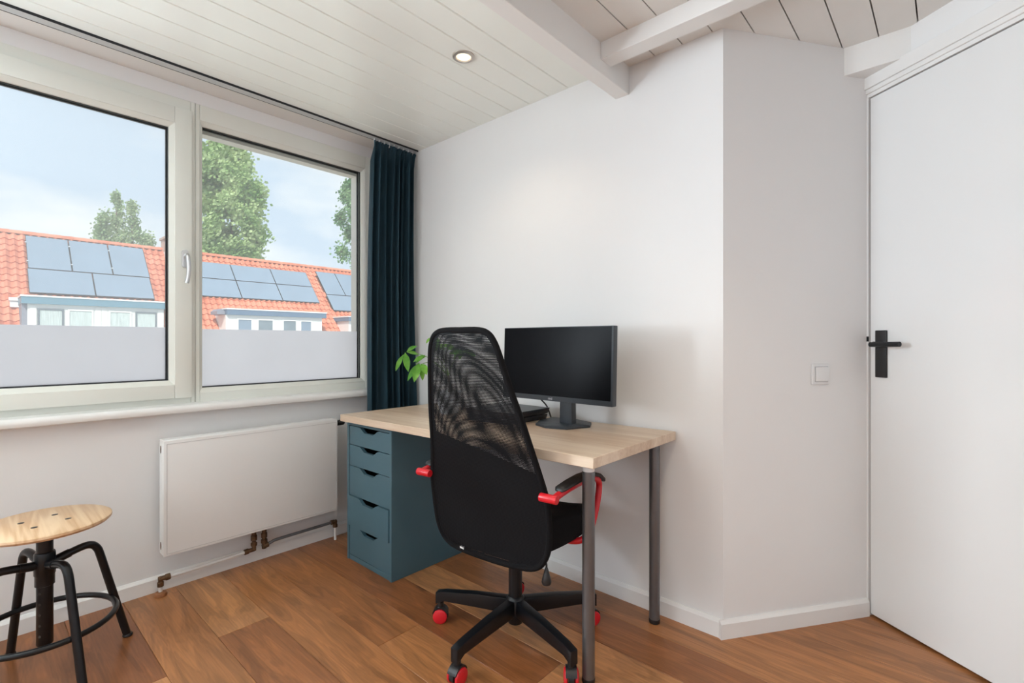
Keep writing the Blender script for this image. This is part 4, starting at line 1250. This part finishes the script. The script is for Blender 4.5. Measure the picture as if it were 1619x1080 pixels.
def covered(k, y, s):
    for (a, b, c, d) in arrays[k]:
        if a - 0.10 < y and y + TW < b + 0.06 and c - 0.06 < s and s + TG < d + 0.02:
            return True
    dm = dorm[k]
    xx, zz_ = rp_(y, s)[0], rp_(y, s)[2]
    if dm['w'][0] - 0.02 < y and y + TW < dm['w'][1] + 0.02 and zz_ < dm['zt'] - 0.22 and xx < FX + 0.1:
        return True
    return False
hl = {'A': 'left terraced house across the gardens with teal dormer and five solar panels', 'B': 'middle terraced house across the gardens with slate blue dormer and six solar panels', 'C': 'right terraced house across the gardens seen at the window edge beside the curtain'}
span = {'A': (-9.0, 5.30), 'B': (5.30, 11.36), 'C': (11.36, 24.0)}
vis = {'A': (0.45, 5.30), 'B': (5.30, 11.36), 'C': (11.36, 14.6)}
for k in 'ABC':
    ya, yb = span[k]
    hs = thing('terraced_house', hl[k], 'house', (-24.0, (ya + yb) / 2, -5.6), group='terraced houses across the gardens')
    W_ = MB().box(-28.5, -19.9, ya, yb, -5.6, RZ - 4.6)
    W_.build('wall', M_brick, hs, smooth=False)
    rf = MB()
    e = 5.9
    vs = [(RX, y, RZ) for y in (ya, yb)] + [rp_(y, e) for y in (ya, yb)] + [(RX - e * cs_, y, RZ - e * sn_) for y in (ya, yb)]
    rf.add(vs, [(0, 1, 3, 2), (0, 4, 5, 1), (2, 3, 5, 4), (0, 2, 4), (1, 5, 3)])
    roof = rf.build('roof', M_under, hs, smooth=False)
    # pantiles
    stuff = MB()
    ncol = int((yb - ya) / TW)
    y_step = (yb - ya - 0.012) / ncol
    count = 0
    for r_ in range(19):
        s_ = 0.05 + r_ * TG
        for c_ in range(ncol):
            y_ = ya + c_ * y_step
            if covered(k, y_, s_):
                continue
            o_ = rp_(y_, s_)
            seen = vis[k][0] <= y_ <= vis[k][1] and s_ < 4.2 and count < 298
            if seen:
                count += 1
                inst('roof_tile', tile_me, roof, (o_[0] - hs.location.x, o_[1] - hs.location.y, o_[2] - hs.location.z))
            else:
                stuff.add([(p[0] + o_[0], p[1] + o_[1], p[2] + o_[2]) for p in tvs], tfs)
    stuff.build('roof_tiles_rest', M_tile, roof, kind='stuff', ang=50)
    y_ = ya
    n_r = max(2, round((yb - ya - 0.36) / 0.33))
    for _q in range(n_r + 1):
        inst('ridge_tile', ridge_mesh, roof, (RX - hs.location.x, y_ - hs.location.y, RZ + 0.03 - hs.location.z))
        y_ += (yb - ya - 0.362) / n_r
    # solar panels
    for (a, b, c, d) in arrays[k]:
        pvm = MB()
        pvm.add([rp_(y, s_, h) for h in (0.10, 0.140) for s_ in (c, d) for y in (a, b)], [(0, 2, 3, 1), (4, 5, 7, 6), (0, 1, 5, 4), (2, 6, 7, 3), (0, 4, 6, 2), (1, 3, 7, 5)])
        sp_ = pvm.build('solar_panel', M_pvedge, hs, smooth=False)
        gm = MB()
        i_ = 0.012
        gm.add([rp_(y, s_, h) for h in (0.135, 0.143) for s_ in (c + i_, d - i_) for y in (a + i_, b - i_)], [(0, 2, 3, 1), (4, 5, 7, 6), (0, 1, 5, 4), (2, 6, 7, 3), (0, 4, 6, 2), (1, 3, 7, 5)])
        gm.build('panel_glass', M_pv, sp_, smooth=False)
        if k == 'A' and c < 1:
            cl = MB()
            for s_ in (c + 0.35, d - 0.35):
                cl.add([rp_(y, q, h) for h in (0.12, 0.165) for q in (s_, s_ + 0.05) for y in (a - 0.028, a + 0.02)], [(0, 2, 3, 1), (4, 5, 7, 6), (0, 1, 5, 4), (2, 6, 7, 3), (0, 4, 6, 2), (1, 3, 7, 5)])
            cl.build('panel_clamp', M_clamp, sp_, smooth=False)
    # dormer
    d = dorm[k]
    zt_, fh = d['zt'], d['fh']
    xb = RX + (RZ - zt_) / math.tan(PH) - 0.25
    zf = RZ - (FX - RX) * math.tan(PH) - 0.3
    dm = bx(xb - 1.0, FX, d['w'][0], d['w'][1], zf, zt_ - fh).build('dormer', M_dwhite, hs, smooth=False)
    # fascia
    bx(xb, FX + 0.14, d['f'][0], d['f'][1], zt_ - fh, zt_ - 0.045).build('dormer_fascia', d['m'], dm, smooth=False)
    bx(xb, FX + 0.16, d['f'][0] - 0.02, d['f'][1] + 0.02, zt_ - 0.045, zt_).build('dormer_roof_edge', M_dcap, dm, smooth=False)
    for (a, b, g) in d['win']:
        z1_, z0_ = zt_ - fh - 0.125, zt_ - fh - 1.25
        fmat = M_dgrey if g == 1 and k == 'A' else M_dwhite
        w_ = frame_boxes(a, b, z0_, z1_, (0.045,) * 4, FX - 0.02, FX + 0.035).build('dormer_window', fmat, dm, smooth=False)
        bx(FX - 0.03, FX + 0.012, a + 0.04, b - 0.04, z0_ + 0.04, z1_ - 0.04).build('pane', M_net if k == 'A' else (M_dglass if g == 1 else M_pv), w_, smooth=False)
    if k == 'A':
        bx(FX - 1.3, FX - 0.05, 1.09, 1.21, zf, zt_ - fh).build('dormer_cheek', M_lead, dm, smooth=False)
        for (a, b) in ((1.25, 1.40), (2.74, 2.88), (2.89, 3.04), (4.39, 4.54)):
            bx(FX - 0.01, FX + 0.02, a, b, zf, zt_ - fh - 0.03).build('cladding_board', M_dwhite, dm, smooth=False)
        vb = MB()
        vb.box(-21.75, -21.35, 0.90, 1.16, 2.16, 2.36)
        vb.prism([(-21.85, 2.36), (-21.30, 2.36), (-21.45, 2.46), (-21.75, 2.46)], 0.88, 1.20, lambda p, q, c: (p, c, q))
        vb.build('vent_box', M_dcap, hs, smooth=False)
    if k == 'B':
        chm = bx(-24.2, -23.55, 5.36, 5.98, 3.2, 5.24).build('chimney', M_chim, hs, smooth=False)
        bx(-24.25, -23.5, 5.31, 6.03, 5.24, 5.33).build('chimney_cap', M_chim, chm, smooth=False)
        bx(-24.0, -23.40, 5.355, 5.99, 3.6, 4.72).build('chimney_flashing', M_dcap, chm, smooth=False)
        MB().cyl((-23.9, 5.67, 5.33), (-23.9, 5.67, 5.60), 0.11, n=12).build('chimney_pot', M_tile, chm)
    if k == 'B':
        MB().prism([(6.22, 2.12), (6.48, 2.12), (6.48, 2.24), (6.35, 2.33), (6.22, 2.24)], -21.0, -20.25, lambda p, q, c: (c, p, q)).build('gable_vent', M_lead, hs, smooth=False)
        bx(FX - 1.2, FX - 0.02, 6.50, 6.60, zf, zt_ - fh).build('dormer_cheek', M_dwhite, dm, smooth=False)

# trees behind the houses
def tree(label, mleaf, x, y, z_base, z_top, radius, seed, n, leans=((0, 0, 1.0),), leaf_s=0.26, group='trees behind the terraced houses', shape='poplar'):
    t = thing('poplar_tree' if shape == 'poplar' else 'round_tree', label, 'tree', (x, y, z_base), group=group)
    rr = random.Random(seed)
    vs, fs = [], []
    tk = MB()
    H_ = z_top - z_base
    for (ox, oy, hh) in leans:
        top = z_base + H_ * hh
        tk.tube(smooth_path([(x, y, z_base), (x + ox * 0.4, y + oy * 0.4, z_base + H_ * 0.25), (x + ox, y + oy, z_base + H_ * hh * 0.6), (x + ox, y + oy, top - 0.8)], 4), [0.30 * (1 - 0.9 * i / 12) for i in range(13)], 8)
        # clumps along the stem
        ncl = int(120 * hh)
        for c in range(ncl):
            f = 0.18 + 0.82 * rr.random()
            zc = z_base + H_ * hh * f
            if shape == 'poplar':
                env = radius * (0.35 + 0.75 * math.sin(PI * min(1, (1.02 - f) * 0.85 + 0.05)) ** 0.8) * min(1, (1.03 - f) * 5)
            else:
                env = radius * math.sin(PI * f) ** 0.5
            an = rr.uniform(0, 2 * PI)
            ra = env * math.sqrt(rr.random()) * 0.85
            cxx = x + ox * min(1, f * 1.6) + ra * math.cos(an)
            cyy = y + oy * min(1, f * 1.6) + ra * math.sin(an)
            cr = rr.uniform(0.35, 0.75) * min(1.1, radius / 1.6)
            for l in range(int(n / (ncl * len(leans)))):
                g = Vector((rr.gauss(0, 1), rr.gauss(0, 1), rr.gauss(0, 1.35)))
                p = Vector((cxx, cyy, zc)) + g * cr * 0.48
                d1 = Vector((rr.gauss(0, 1), rr.gauss(0, 1), rr.gauss(0, 0.7))).normalized() * leaf_s * rr.uniform(0.5, 1.0)
                d2 = d1.orthogonal().normalized() * leaf_s * 0.45
                o = len(vs)
                vs += [p - d1 * 0.5, p + d2, p + d1 * 0.5, p - d2]
                fs.append((o, o + 1, o + 2, o + 3))
    tk.build('trunk', M_bark, t)
    me = bpy.data.meshes.new('crown')
    me.from_pydata([(p[0] - x, p[1] - y, p[2] - z_base) for p in vs], [], fs)
    me.materials.append(mleaf)
    o = bpy.data.objects.new('crown', me)
    COL.objects.link(o)
    o.parent = t
    return t
tree('pale green poplar with three tops behind the left roof', M_pop1, -42, 6.8, -5.6, 11.0, 0.80, 1, 20000, leans=((0, -0.72, 0.905), (0, 0.0, 1.0), (0, 0.85, 0.975)), leaf_s=0.20)
tree('small round tree just showing over the roof beside the chimney', M_pop1, -47, 9.45, -5.6, 9.6, 1.1, 2, 8000, leaf_s=0.20, shape='round')
tree('tall fresh green poplar filling the left of the fixed window', M_pop2, -42, 12.9, -5.6, 24.0, 2.35, 3, 90000, leans=((0, -0.5, 1.0), (0, 1.0, 0.80)), leaf_s=0.30)
tree('dark green poplar at the right edge of the fixed window', M_pop3, -42, 26.2, -5.6, 24.0, 3.2, 4, 40000, leaf_s=0.30)
